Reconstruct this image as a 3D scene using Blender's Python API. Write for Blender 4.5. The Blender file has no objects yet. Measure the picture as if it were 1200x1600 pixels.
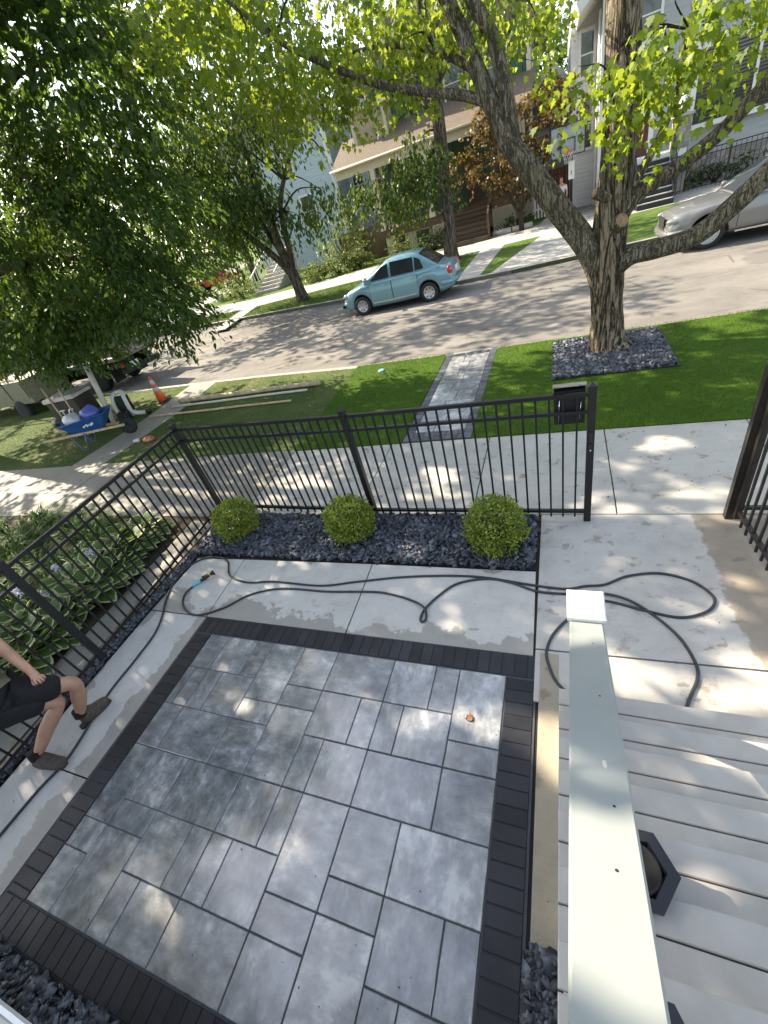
import bpy, math, random
import numpy as np
from mathutils import Vector, Matrix, noise as mnoise

scene = bpy.context.scene
C = scene.collection
R = math.radians

# ------------------------------------------------------------------ camera, sky, sun, exposure
cam_d = bpy.data.cameras.new('camera'); cam = bpy.data.objects.new('camera', cam_d); C.objects.link(cam)
cam_d.sensor_fit = 'VERTICAL'; cam_d.sensor_height = 24.0; cam_d.lens = 24.0 * 656.77 / 1600
cam_d.clip_start = 0.05; cam_d.clip_end = 900
_r = Vector((0.9223990, 0.2966323, -0.2473646)); _d = Vector((-0.0037868, -0.6334695, -0.7737584)); _f = Vector((-0.3862197, 0.7146508, -0.5831883))
cam.matrix_world = Matrix(((_r.x, -_d.x, -_f.x, 0), (_r.y, -_d.y, -_f.y, 0), (_r.z, -_d.z, -_f.z, 3.05), (0, 0, 0, 1)))
scene.camera = cam

SUN_EL = R(38); SUN_AZ = Vector((-0.955, 0.297)).normalized()
to_sun = Vector((SUN_AZ.x * math.cos(SUN_EL), SUN_AZ.y * math.cos(SUN_EL), math.sin(SUN_EL)))
world = bpy.data.worlds.new('World'); scene.world = world; world.use_nodes = True
wn = world.node_tree; wn.nodes.clear()
wo = wn.nodes.new('ShaderNodeOutputWorld'); wb = wn.nodes.new('ShaderNodeBackground'); ws = wn.nodes.new('ShaderNodeTexSky')
ws.sky_type = 'NISHITA'; ws.sun_disc = False; ws.sun_elevation = SUN_EL; ws.sun_rotation = math.atan2(SUN_AZ.x, SUN_AZ.y)
ws.air_density = 1.0; ws.dust_density = 1.5; ws.ozone_density = 0.4
hs_ = wn.nodes.new('ShaderNodeHueSaturation'); hs_.inputs['Saturation'].default_value = .62   # thin summer haze: a paler sky
wn.links.new(ws.outputs[0], hs_.inputs['Color']); wn.links.new(hs_.outputs[0], wb.inputs[0]); wn.links.new(wb.outputs[0], wo.inputs[0]); wb.inputs[1].default_value = 0.15
sun_d = bpy.data.lights.new('sun', 'SUN'); sun = bpy.data.objects.new('sun', sun_d); C.objects.link(sun)
sun_d.energy = 4.9; sun_d.angle = R(0.53); sun_d.color = (1.0, 0.87, 0.68)
sun.rotation_euler = (-to_sun).to_track_quat('-Z', 'Y').to_euler(); sun.location = (0, 0, 40)
scene.view_settings.view_transform = 'Standard'; scene.view_settings.look = 'None'
scene.view_settings.exposure = 1.52; scene.view_settings.gamma = 1.0
scene.cycles.max_bounces = 7; scene.cycles.diffuse_bounces = 4; scene.cycles.glossy_bounces = 3
scene.cycles.transmission_bounces = 6; scene.cycles.transparent_max_bounces = 8
scene.cycles.sample_clamp_indirect = 6.0; scene.cycles.caustics_reflective = False; scene.cycles.caustics_refractive = False

rng = np.random.default_rng(7); rnd = random.Random(7)

# ------------------------------------------------------------------ node helpers and materials
class NT:
    def __init__(s, name):
        s.m = bpy.data.materials.new(name); s.m.use_nodes = True; s.t = s.m.node_tree; s.t.nodes.clear()
        s.out = s.n('ShaderNodeOutputMaterial'); s.b = s.n('ShaderNodeBsdfPrincipled'); s.l(s.b.outputs[0], s.out.inputs[0])
    def n(s, k): return s.t.nodes.new(k)
    def l(s, a, b): s.t.links.new(a, b)
    def put(s, sock, v):
        if isinstance(v, bpy.types.NodeSocket): s.l(v, sock)
        elif isinstance(v, (tuple, list)) and len(v) == 3 and sock.type == 'RGBA': sock.default_value = (*v, 1)
        else: sock.default_value = v
    def set(s, **k):
        for a, v in k.items(): s.put(s.b.inputs[a.replace('_', ' ')], v)
        return s
    def pos(s): return s.n('ShaderNodeNewGeometry').outputs['Position']
    def obj(s): return s.n('ShaderNodeTexCoord').outputs['Object']
    def attr(s, a='rnd'):
        n = s.n('ShaderNodeAttribute'); n.attribute_name = a; return n.outputs['Fac']
    def mapping(s, v, scale=(1, 1, 1), loc=(0, 0, 0), rot=(0, 0, 0)):
        n = s.n('ShaderNodeMapping'); s.l(v, n.inputs[0]); s.put(n.inputs[1], loc); n.inputs[2].default_value = rot; n.inputs[3].default_value = scale; return n.outputs[0]
    def noise(s, v, scale=5, detail=4, rough=.55, dist=0):
        n = s.n('ShaderNodeTexNoise'); s.l(v, n.inputs['Vector']); n.inputs['Scale'].default_value = scale; n.inputs['Detail'].default_value = detail
        n.inputs['Roughness'].default_value = rough; n.inputs['Distortion'].default_value = dist; return n.outputs['Fac']
    def voro(s, v, scale, feat='F1', out='Distance'):
        n = s.n('ShaderNodeTexVoronoi'); n.feature = feat; s.l(v, n.inputs['Vector']); n.inputs['Scale'].default_value = scale; return n.outputs[out]
    def math(s, op, a, b=0.0, c=0.0, clamp=False):
        n = s.n('ShaderNodeMath'); n.operation = op; n.use_clamp = clamp; s.put(n.inputs[0], a); s.put(n.inputs[1], b); s.put(n.inputs[2], c); return n.outputs[0]
    def sep(s, v):
        n = s.n('ShaderNodeSeparateXYZ'); s.l(v, n.inputs[0]); return n.outputs
    def comb(s, x, y, z):
        n = s.n('ShaderNodeCombineXYZ')
        for i, v in enumerate((x, y, z)): s.put(n.inputs[i], v)
        return n.outputs[0]
    def ramp(s, v, stops, interp='LINEAR'):
        n = s.n('ShaderNodeValToRGB'); s.l(v, n.inputs[0]); e = n.color_ramp.elements; n.color_ramp.interpolation = interp
        while len(e) < len(stops): e.new(.5)
        for i, (p, c) in enumerate(stops):
            e[i].position = p; e[i].color = (*c, 1) if isinstance(c, (tuple, list)) else (c, c, c, 1)
        return n.outputs[0]
    def mix(s, f, a, b, kind='MIX'):
        n = s.n('ShaderNodeMix'); n.data_type = 'RGBA'; n.blend_type = kind; s.put(n.inputs[0], f); s.put(n.inputs[6], a); s.put(n.inputs[7], b); return n.outputs[2]
    def step(s, v, lo, hi):
        n = s.n('ShaderNodeMapRange'); n.interpolation_type = 'SMOOTHSTEP'; s.l(v, n.inputs[0]); n.inputs[1].default_value = lo; n.inputs[2].default_value = hi; return n.outputs[0]
    def bump(s, h, strength=.3, dist=.01):
        n = s.n('ShaderNodeBump'); n.inputs['Strength'].default_value = strength; n.inputs['Distance'].default_value = dist; s.l(h, n.inputs['Height']); s.l(n.outputs[0], s.b.inputs['Normal']); return s

def plain(name, col, rough=.5, metal=0, var=.12, scale=9, bump=0, spec=.5, coat=0):
    """a surface of one colour with slight uneven tone, so that nothing is perfectly flat"""
    t = NT(name); p = t.obj(); f = t.noise(p, scale, 4)
    lo = tuple(c * (1 - var) for c in col); hi = tuple(min(1, c * (1 + var)) for c in col)
    t.set(Base_Color=t.ramp(f, [(.3, lo), (.7, hi)]), Metallic=metal, Specular_IOR_Level=spec, Coat_Weight=coat)
    t.set(Roughness=t.ramp(t.noise(p, scale * 2.3, 3), [(.3, max(0, rough - .06)), (.7, min(1, rough + .08))]))
    if bump: t.bump(t.noise(p, scale * 8, 4), bump, .004)
    return t.m

def concrete(name, base, kind=None, stain=.5):
    t = NT(name); p = t.pos(); x, y, z = t.sep(p)
    big = t.noise(p, .9, 5, .6); mid = t.noise(p, 6, 6, .65); fine = t.noise(p, 90, 3, .6)
    sweep = t.noise(t.mapping(p, (3, 60, 1)), 1.0, 3)
    v = t.math('ADD', t.math('MULTIPLY', big, .45), t.math('ADD', t.math('MULTIPLY', mid, .35), t.math('ADD', t.math('MULTIPLY', fine, .16), t.math('MULTIPLY', sweep, .10))))
    col = t.ramp(v, [(.36, tuple(c * .74 for c in base)), (.5, base), (.66, tuple(min(.9, c * 1.16) for c in base))])
    # brown dirt and foot marks with shapes of their own
    sp = t.step(t.noise(t.mapping(p, (1.4, 1.9, 1), (3.1, 1.7, 0)), 2.6, 5, .6), .545, .66)
    sp = t.math('MULTIPLY', sp, t.step(t.noise(p, 11, 5, .7), .44, .58))
    col = t.mix(t.math('MULTIPLY', sp, stain), col, (.20, .155, .10))
    rough = .72; wet = None
    if kind:
        ed = t.noise(p, 2.0, 6, .62); ed2 = t.noise(p, 9, 4, .6)
        e = t.math('ADD', t.math('MULTIPLY', ed, .62), t.math('MULTIPLY', ed2, .10))
        if kind == 'front':    # water still drying along the paver edge
            wet = t.step(t.math('SUBTRACT', t.math('MULTIPLY', t.math('SUBTRACT', e, .285), 2.2), t.math('SUBTRACT', y, 1.96)), -.014, .018)
            rim = t.step(t.math('SUBTRACT', t.math('SUBTRACT', ed, .555), t.math('SUBTRACT', 2.86, y)), -.006, .006)
            wet = t.math('MAXIMUM', wet, rim)
        elif kind == 'side':
            wet = t.step(t.math('SUBTRACT', t.math('MULTIPLY', t.math('SUBTRACT', e, .235), 1.25), t.math('SUBTRACT', -3.52, x)), -.010, .014)
            rim = t.step(t.math('SUBTRACT', t.math('SUBTRACT', ed, .50), t.math('ADD', x, 4.36)), -.006, .006)
            wet = t.math('MAXIMUM', wet, rim)
        elif kind == 'walk':   # brown wash on the far edge, damp prints
            br = t.step(t.math('SUBTRACT', t.math('ADD', x, t.math('MULTIPLY', t.math('SUBTRACT', e, .36), .75)), t.math('SUBTRACT', 1.32, t.math('MULTIPLY', y, .045))), -.012, .02)
            col = t.mix(t.math('MULTIPLY', br, .8), col, t.mix(mid, (.20, .15, .10), (.36, .30, .22)))
            sp2 = t.step(t.noise(t.mapping(p, (1, 1.6, 1), (.3, 5.1, 0)), 7, 3, .5), .63, .66)
            wet = t.math('MULTIPLY', sp2, t.step(t.noise(p, 1.5, 3), .43, .56))
        col = t.mix(wet, col, t.mix(.62, col, (.20, .185, .155), 'MIX'))
        rough = t.math('SUBTRACT', .72, t.math('MULTIPLY', wet, .34))
    t.set(Base_Color=col, Roughness=rough, Specular_IOR_Level=.35)
    t.bump(t.math('ADD', t.math('MULTIPLY', fine, .6), t.math('MULTIPLY', sweep, .5)), .22, .003)
    return t.m

def m_slab():
    t = NT('grey_slab'); p = t.pos(); a = t.attr(); off = t.comb(t.math('MULTIPLY', a, 91), t.math('MULTIPLY', a, 37), 0)
    n = t.n('ShaderNodeVectorMath'); n.operation = 'ADD'; t.l(p, n.inputs[0]); t.l(off, n.inputs[1]); q = n.outputs[0]
    s1 = t.noise(t.mapping(q, (3.0, 6.0, 1)), 1.9, 8, .70, .25); s2 = t.noise(t.mapping(q, (6.0, 3.0, 1)), 1.9, 8, .70, .25)
    pick = t.math('GREATER_THAN', t.math('FRACT', t.math('MULTIPLY', a, 7.31)), .5)
    s = t.math('ADD', t.math('MULTIPLY', s1, t.math('SUBTRACT', 1, pick)), t.math('MULTIPLY', s2, pick))
    blot = t.noise(q, 3.6, 7, .68, .25); flake = t.noise(q, 13, 6, .7)
    v = t.math('ADD', t.math('MULTIPLY', s, .5), t.math('MULTIPLY', blot, .5))
    v = t.math('ADD', v, t.math('MULTIPLY', t.math('SUBTRACT', a, .5), .09)); v = t.math('ADD', v, t.math('MULTIPLY', t.math('SUBTRACT', flake, .5), .22))
    col = t.ramp(v, [(.36, (.075, .082, .090)), (.455, (.155, .165, .174)), (.54, (.255, .265, .270)), (.62, (.46, .465, .455))])
    col = t.mix(t.math('MULTIPLY', t.step(t.noise(q, 2.1, 4), .48, .64), .55), col, t.ramp(v, [(.36, (.082, .082, .070)), (.455, (.17, .168, .15)), (.54, (.27, .265, .24)), (.62, (.47, .46, .42))]))
    wet = t.step(t.noise(p, .85, 4, .55, .3), .40, .56)
    r = t.math('SUBTRACT', .36, t.math('MULTIPLY', wet, .22)); r = t.math('ADD', r, t.math('MULTIPLY', t.noise(p, 16, 4), .10))
    t.set(Base_Color=col, Roughness=r, Specular_IOR_Level=1.0, Coat_Weight=t.math('ADD', .25, t.math('MULTIPLY', wet, .75)), Coat_Roughness=.08, Coat_IOR=1.75)
    t.bump(t.math('ADD', t.math('MULTIPLY', t.noise(p, 7, 5), .7), t.math('MULTIPLY', t.noise(p, 70, 3), .12)), .16, .006)
    return t.m

def m_brick(name, c):
    t = NT(name); p = t.pos(); a = t.attr()
    v = t.math('ADD', t.math('MULTIPLY', t.noise(p, 22, 5, .65), .5), t.math('MULTIPLY', a, .5))
    t.set(Base_Color=t.ramp(v, [(.25, tuple(k * .6 for k in c)), (.75, tuple(k * 1.6 for k in c))]), Roughness=t.ramp(t.noise(p, 3, 3), [(.35, .38), (.65, .6)]), Specular_IOR_Level=.4)
    t.bump(t.noise(p, 160, 2), .2, .002); return t.m

def m_rock(name, dark, light):
    t = NT(name); a = t.attr(); p = t.pos()
    v = t.math('ADD', t.math('MULTIPLY', a, .8), t.math('MULTIPLY', t.noise(p, 30, 4), .25))
    t.set(Base_Color=t.ramp(v, [(.1, dark), (.72, tuple((a_ + b_) / 2.6 for a_, b_ in zip(dark, light))), (.95, light)]), Roughness=t.ramp(a, [(0, .35), (1, .65)]), Specular_IOR_Level=.6)
    t.bump(t.noise(p, 120, 3), .3, .003); return t.m

def m_asphalt():
    t = NT('worn_street_surface'); p = t.pos(); x, y, z = t.sep(p)
    big = t.noise(t.mapping(p, (.25, .9, 1)), 1.0, 5, .6); mid = t.noise(p, 3, 6, .7); fine = t.noise(p, 55, 3, .7)
    v = t.math('ADD', t.math('MULTIPLY', big, .5), t.math('ADD', t.math('MULTIPLY', mid, .25), t.math('MULTIPLY', fine, .25)))
    col = t.ramp(v, [(.36, (.115, .108, .098)), (.5, (.185, .172, .152)), (.64, (.26, .24, .21))])
    cr = t.math('SUBTRACT', 1, t.step(t.voro(t.mapping(p, (.5, .8, 1)), .9, 'DISTANCE_TO_EDGE'), .0, .016))
    cr = t.math('MULTIPLY', cr, t.step(t.noise(p, .7, 3), .46, .56))
    pat = t.math('MULTIPLY', t.step(t.noise(t.mapping(p, (.35, .9, 1), (4.2, 1.3, 0)), 1.3, 3, .5), .56, .585), .42); col = t.mix(pat, col, (.085, .08, .074))
    t.set(Base_Color=t.mix(t.math('MULTIPLY', cr, .6), col, (.05, .047, .043)), Roughness=.85, Specular_IOR_Level=.25)
    t.bump(fine, .35, .006); return t.m

def m_ground(name, c1, c2, c3, sc=2.0):
    t = NT(name); p = t.pos(); v = t.math('ADD', t.math('MULTIPLY', t.noise(p, sc * .35, 5, .6), .55), t.math('MULTIPLY', t.noise(p, sc * 9, 5, .7), .45))
    t.set(Base_Color=t.ramp(v, [(.36, c1), (.52, c2), (.66, c3)]), Roughness=.9, Specular_IOR_Level=.15)
    t.bump(t.noise(p, sc * 22, 4, .7), .6, .02); return t.m

def m_leaf(name, dark, light, trans, tw=.42, rough=.45, gloss=.35):
    t = NT(name); a = t.attr()
    col = t.ramp(a, [(0, dark), (.8, light), (1, tuple(c * 1.25 for c in light))])
    t.set(Base_Color=col, Roughness=rough, Specular_IOR_Level=gloss)
    tr = t.n('ShaderNodeBsdfTranslucent'); t.put(tr.inputs[0], t.ramp(a, [(0, tuple(c * .65 for c in trans)), (1, trans)]))
    mx = t.n('ShaderNodeMixShader'); mx.inputs[0].default_value = tw
    t.l(t.b.outputs[0], mx.inputs[1]); t.l(tr.outputs[0], mx.inputs[2]); t.l(mx.outputs[0], t.out.inputs[0]); return t.m

def m_bark(name, dark, light, sc=1.0, moss=0.0):
    t = NT(name); p = t.pos()
    w = t.noise(t.mapping(p, (9 * sc, 9 * sc, 1.15 * sc)), 1.0, 5, .6, 1.1); f = t.noise(t.mapping(p, (60 * sc, 60 * sc, 12 * sc)), 1.0, 4, .7); m_ = t.noise(t.mapping(p, (20 * sc, 20 * sc, 4 * sc)), 1.0, 4, .6)
    crack = t.math('MULTIPLY', t.step(t.math('ABSOLUTE', t.math('SUBTRACT', w, .5)), .0, .055), t.math('ADD', .55, t.math('MULTIPLY', .45, t.step(t.math('ABSOLUTE', t.math('SUBTRACT', m_, .5)), .0, .05))))
    v = t.math('ADD', t.math('MULTIPLY', crack, .55), t.math('ADD', t.math('MULTIPLY', f, .25), t.math('MULTIPLY', m_, .2)))
    col = t.ramp(v, [(.30, dark), (.58, tuple((a + b) / 2 for a, b in zip(dark, light))), (.84, light)])
    if moss: col = t.mix(t.math('MULTIPLY', t.step(t.noise(p, 3.1, 5, .6), .48, .66), moss), col, (.105, .12, .055))
    t.set(Base_Color=col, Roughness=.88, Specular_IOR_Level=.15); t.bump(v, 1.0, .05 / sc); return t.m

def m_siding(name, c, pitch=.16, rough=.55):
    t = NT(name); p = t.pos(); x, y, z = t.sep(p); fr = t.math('FRACT', t.math('DIVIDE', z, pitch))
    v = t.noise(t.mapping(p, (.6, .6, 9)), 2.0, 4)
    t.set(Base_Color=t.ramp(v, [(.3, tuple(k * .9 for k in c)), (.7, tuple(min(.95, k * 1.08) for k in c))]), Roughness=rough)
    t.bump(t.math('SUBTRACT', 1, fr), .9, .03); return t.m

def m_boards(name, dark, light, axis=0, pitch=.12):
    t = NT(name); p = t.pos(); s = t.sep(p)[axis]; q = t.math('DIVIDE', s, pitch); fr = t.math('FRACT', q); idx = t.math('FLOOR', q)
    sc = (30, 30, 2.5) if axis == 0 else (2.5, 30, 30)
    g = t.noise(t.mapping(p, sc), 1.0, 4); w = t.n('ShaderNodeTexWhiteNoise'); w.noise_dimensions = '1D'; t.l(idx, w.inputs['W'])
    v = t.math('ADD', t.math('MULTIPLY', g, .6), t.math('MULTIPLY', w.outputs['Value'], .4))
    gap = t.math('LESS_THAN', fr, .07)
    t.set(Base_Color=t.mix(gap, t.ramp(v, [(.3, dark), (.7, light)]), tuple(c * .25 for c in dark)), Roughness=.75); t.bump(t.math('SUBTRACT', 1, gap), .6, .01); return t.m

def m_shingle(name, c):
    t = NT(name); p = t.pos(); n = t.n('ShaderNodeTexBrick'); t.l(t.mapping(p, (1, 1.15, 1)), n.inputs['Vector'])
    n.inputs['Scale'].default_value = 5; n.inputs['Mortar Size'].default_value = .02
    n.inputs['Color1'].default_value = (*[k * .8 for k in c], 1); n.inputs['Color2'].default_value = (*[k * 1.25 for k in c], 1); n.inputs['Mortar'].default_value = (*[k * .4 for k in c], 1)
    t.set(Base_Color=n.outputs[0], Roughness=.9); return t.m

def m_stone(name, c):
    t = NT(name); p = t.pos(); col = t.voro(t.mapping(p, (1, 1, 1.8)), 4.5, 'F1', 'Color'); e = t.voro(t.mapping(p, (1, 1, 1.8)), 4.5, 'DISTANCE_TO_EDGE')
    sx = t.sep(col)[0]
    t.set(Base_Color=t.mix(t.step(e, .01, .05), tuple(k * .5 for k in c), t.ramp(sx, [(0, tuple(k * .7 for k in c)), (1, tuple(k * 1.3 for k in c))])), Roughness=.85); t.bump(e, .6, .03); return t.m

def m_glass(name, c=(.02, .025, .028), rough=.06):
    t = NT(name); p = t.pos(); t.set(Base_Color=t.mix(t.noise(p, 1.4, 3), c, tuple(k * 2.2 for k in c)), Roughness=rough, Specular_IOR_Level=.8); return t.m

def m_carpaint(name, c):
    t = NT(name); p = t.obj(); f = t.noise(p, 260, 2)
    t.set(Base_Color=t.ramp(f, [(.35, tuple(k * .85 for k in c)), (.65, tuple(min(1, k * 1.15) for k in c))]), Metallic=.35, Roughness=.32, Coat_Weight=.8, Coat_Roughness=.05); return t.m

M = {}
M['walk'] = concrete('pale_concrete_walk', (.46, .44, .395), 'walk', .6)
M['front'] = concrete('pale_concrete_front', (.52, .50, .455), 'front', .25)
M['side'] = concrete('pale_concrete_side', (.51, .495, .46), 'side', .25)
M['pave'] = concrete('pavement_concrete', (.44, .425, .375), None, .8)
M['oldpave'] = concrete('old_pavement_concrete', (.25, .235, .20), None, .8)
M['oldstrip'] = concrete('rough_old_concrete', (.34, .30, .225), None, .7)
M['kerb'] = concrete('kerb_concrete', (.33, .31, .27), None, .8)
M['farpave'] = concrete('far_pavement_concrete', (.40, .385, .34), None, .5)
M['slab'] = m_slab(); M['brick'] = m_brick('charcoal_brick', (.013, .014, .018)); M['strip_brick'] = m_brick('grey_edge_brick', (.07, .073, .082))
M['joint'] = plain('joint_sand', (.055, .058, .065), .8); M['sandjoint'] = plain('pale_joint_sand', (.13, .125, .115), .9)
M['rock'] = m_rock('slate_chip', (.006, .008, .013), (.19, .21, .25)); M['rockbed'] = plain('dark_bed_soil', (.012, .012, .014), .9, bump=.4)
M['street'] = m_asphalt()
M['turf'] = m_ground('artificial_turf', (.040, .082, .006), (.055, .108, .008), (.072, .135, .010), 3)
M['lawn'] = m_ground('worn_lawn', (.045, .07, .018), (.075, .11, .03), (.20, .17, .09), 2)
M['farlawn'] = m_ground('far_lawn', (.06, .10, .018), (.085, .14, .024), (.13, .17, .045), 2)
M['soil'] = m_ground('garden_soil', (.035, .028, .02), (.07, .055, .038), (.11, .09, .06), 3)
M['ground'] = m_ground('plain_ground', (.05, .06, .025), (.08, .09, .04), (.13, .12, .07), .6)
M['blade'] = m_leaf('turf_blade', (.034, .075, .004), (.085, .155, .010), (.12, .20, .012), .3, .5)
M['grassblade'] = m_leaf('lawn_blade', (.06, .11, .018), (.125, .185, .035), (.17, .24, .04), .3, .6)
M['maple'] = m_leaf('maple_leaf', (.06, .115, .010), (.13, .20, .022), (.42, .52, .035), .50)
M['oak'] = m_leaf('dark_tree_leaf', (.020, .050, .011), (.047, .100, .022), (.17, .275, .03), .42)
M['street_leaf'] = m_leaf('street_tree_leaf', (.018, .046, .008), (.042, .085, .016), (.15, .23, .02), .38)
M['red_leaf'] = m_leaf('bronze_leaf', (.045, .030, .010), (.11, .068, .018), (.22, .15, .03), .42)
M['bg_leaf'] = m_leaf('far_tree_leaf', (.035, .075, .016), (.07, .13, .03), (.20, .30, .05), .4)
M['shrub'] = m_leaf('shrub_leaf', (.06, .10, .018), (.13, .18, .04), (.28, .34, .06), .4)
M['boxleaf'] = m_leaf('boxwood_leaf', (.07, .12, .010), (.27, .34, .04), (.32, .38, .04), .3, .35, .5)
M['lily'] = m_leaf('lily_blade', (.034, .080, .010), (.09, .165, .024), (.16, .28, .03), .35, .5, .2)
M['hosta_in'] = m_leaf('hosta_green', (.035, .085, .018), (.085, .145, .032), (.14, .22, .03), .3, .45, .25); M['hosta_rim'] = m_leaf('hosta_cream', (.27, .32, .12), (.46, .49, .24), (.4, .45, .2), .3, .5, .25)
M['petal'] = m_leaf('lilac_petal', (.55, .50, .62), (.75, .72, .82), (.6, .55, .7), .35)
M['bark'] = m_bark('maple_bark', (.036, .028, .019), (.31, .25, .17), .62, .35); M['limb'] = m_bark('maple_limb_bark', (.075, .064, .046), (.27, .235, .165), 1.5, .3)
M['bark2'] = m_bark('street_tree_bark', (.045, .037, .028), (.19, .155, .115), .8); M['twig'] = m_bark('twig_bark', (.035, .028, .02), (.10, .08, .055), 2)
M['cutwood'] = plain('cut_wood', (.30, .185, .10), .8, var=.3, scale=30, bump=.3)
M['black'] = plain('black_powder_coat', (.011, .011, .012), .38, 0, .3, 40); M['gateblack'] = plain('dusty_gate_paint', (.026, .022, .018), .42, 0, .35, 20)
M['mail'] = plain('mailbox_steel', (.016, .015, .015), .42, .3, .3, 20); M['steel'] = plain('brushed_steel', (.55, .55, .56), .3, .9, .1, 30)
M['white'] = plain('white_trim_paint', (.70, .70, .67), .45, 0, .04, 6); M['railshaded'] = plain('shaded_white_rail_paint', (.275, .30, .285), .40, 0, .075, 2.6, bump=.10)  # the rail's white is darkened so its colour holds the shade
M['tread'] = plain('pale_tread_board', (.43, .41, .37), .55, 0, .13, 5, bump=.2); M['hose'] = plain('black_hose', (.030, .031, .035), .45, 0, .2, 20)
M['blackplastic'] = plain('black_plastic', (.012, .012, .013), .4); M['cyan'] = plain('light_blue_plastic', (.12, .48, .62), .35); M['yellow'] = plain('yellow_plastic', (.6, .45, .03), .4)
M['planter'] = plain('black_planter', (.014, .014, .018), .35)
M['orange'] = plain('cone_orange', (.72, .10, .025), .5, var=.2); M['reflect'] = plain('grey_reflective_band', (.55, .54, .52), .4, var=.2); M['rubber'] = plain('rubber', (.018, .018, .018), .75)
M['barrowblue'] = plain('barrow_blue', (.014, .075, .23), .4, 0, .2); M['barrowsteel'] = plain('barrow_steel', (.10, .16, .30), .45, .4)
M['sack'] = plain('blue_plastic_sack', (.10, .13, .42), .3, 0, .4, 14); M['sackwhite'] = plain('white_plastic_sack', (.55, .57, .58), .4, 0, .25, 14)
M['wood'] = plain('new_lumber', (.50, .37, .20), .7, 0, .25, 12, bump=.2); M['pole'] = plain('peeled_pole', (.44, .35, .22), .7, 0, .3, 7, bump=.2); M['pipe'] = plain('pale_pipe', (.55, .52, .42), .5, 0, .12)
M['skin'] = plain('skin', (.50, .28, .18), .5, 0, .12, 14, spec=.4); M['khaki'] = plain('khaki_cloth', (.14, .125, .075), .9, 0, .15, 30, bump=.3); M['shorts'] = plain('black_shorts', (.012, .012, .014), .85, bump=.3)
M['shoe'] = plain('brown_shoe', (.085, .066, .052), .75, 0, .3, 40, bump=.4); M['sole'] = plain('dark_sole', (.03, .027, .024), .8); M['sock'] = plain('black_sock', (.012, .012, .012), .9); M['hair'] = plain('brown_hair', (.05, .03, .02), .6)
M['whiteshirt'] = plain('white_shirt', (.7, .72, .75), .8); M['denim'] = plain('pale_trousers', (.28, .29, .28), .85)
M['bluepaint'] = m_carpaint('pale_blue_car_paint', (.16, .31, .36)); M['silverpaint'] = m_carpaint('silver_car_paint', (.19, .19, .185)); M['redpaint'] = m_carpaint('red_car_paint', (.5, .02, .03))
M['carglass'] = m_glass('car_glass', (.015, .018, .02), .04); M['tyre'] = plain('tyre_rubber', (.016, .016, .016), .8); M['rim'] = plain('wheel_silver', (.48, .48, .47), .35, .6); M['darkhole'] = plain('dark_recess', (.008, .008, .008), .9)
M['tail'] = plain('tail_light_red', (.45, .015, .012), .15, coat=1); M['head'] = plain('headlight_lens', (.30, .31, .31), .06, .5, coat=1); M['chrome'] = plain('chrome', (.7, .7, .7), .12, 1)
M['truckgrey'] = plain('truck_grey', (.20, .185, .165), .5, .2, .2); M['truckpale'] = plain('pale_work_truck_paint', (.17, .165, .105), .45, .1, .2); M['truckdark'] = plain('truck_chassis', (.012, .011, .010), .7)
M['rust'] = plain('rusty_red', (.22, .06, .03), .7, 0, .3); M['orangelamp'] = plain('orange_sign_face', (.80, .22, .02), .4)
M['green_side'] = m_boards('green_house_siding', (.035, .10, .062), (.06, .15, .095), 0, .55); M['cream'] = plain('cream_trim', (.58, .52, .38), .6, 0, .07); M['tan'] = plain('tan_panel', (.40, .32, .21), .7, 0, .1)
M['shingle'] = m_shingle('brown_shingle', (.15, .115, .08)); M['darkshingle'] = m_shingle('grey_shingle', (.16, .15, .145)); M['brownwood'] = m_boards('brown_step_boards', (.055, .036, .022), (.11, .07, .042), 2, .2)
M['porchwood'] = plain('dark_brown_paint', (.09, .055, .035), .6, 0, .2, 12); M['lattice'] = plain('cream_lattice', (.50, .44, .33), .7)
M['blue_side'] = m_siding('pale_blue_siding', (.42, .50, .50)); M['lav_side'] = m_siding('lavender_siding', (.46, .48, .58)); M['grey_side'] = m_siding('grey_siding', (.36, .37, .36), .18); M['white_side'] = m_siding('white_siding', (.62, .62, .60), .18)
M['cedar'] = m_boards('cedar_boards', (.17, .065, .028), (.30, .13, .06), 0, .16); M['fencewood'] = m_boards('weathered_boards', (.12, .085, .05), (.22, .16, .10), 0, .17); M['reddoor'] = plain('dark_red_door', (.075, .018, .013), .4)
M['winglass'] = m_glass('window_glass', (.03, .035, .035), .05); M['stone'] = m_stone('field_stone', (.30, .27, .23)); M['blackstep'] = plain('black_step', (.015, .015, .016), .5)
M['greypaver'] = m_brick('driveway_paver', (.20, .19, .175)); M['hoopglass'] = m_glass('backboard_acrylic', (.22, .24, .25), .1)
M['mark'] = plain('white_lettering', (.72, .72, .70), .6); M['dryleaf'] = plain('dry_leaf', (.15, .065, .02), .7, 0, .3, 60); M['whitetank'] = plain('white_enamel', (.65, .64, .60), .4)

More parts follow.
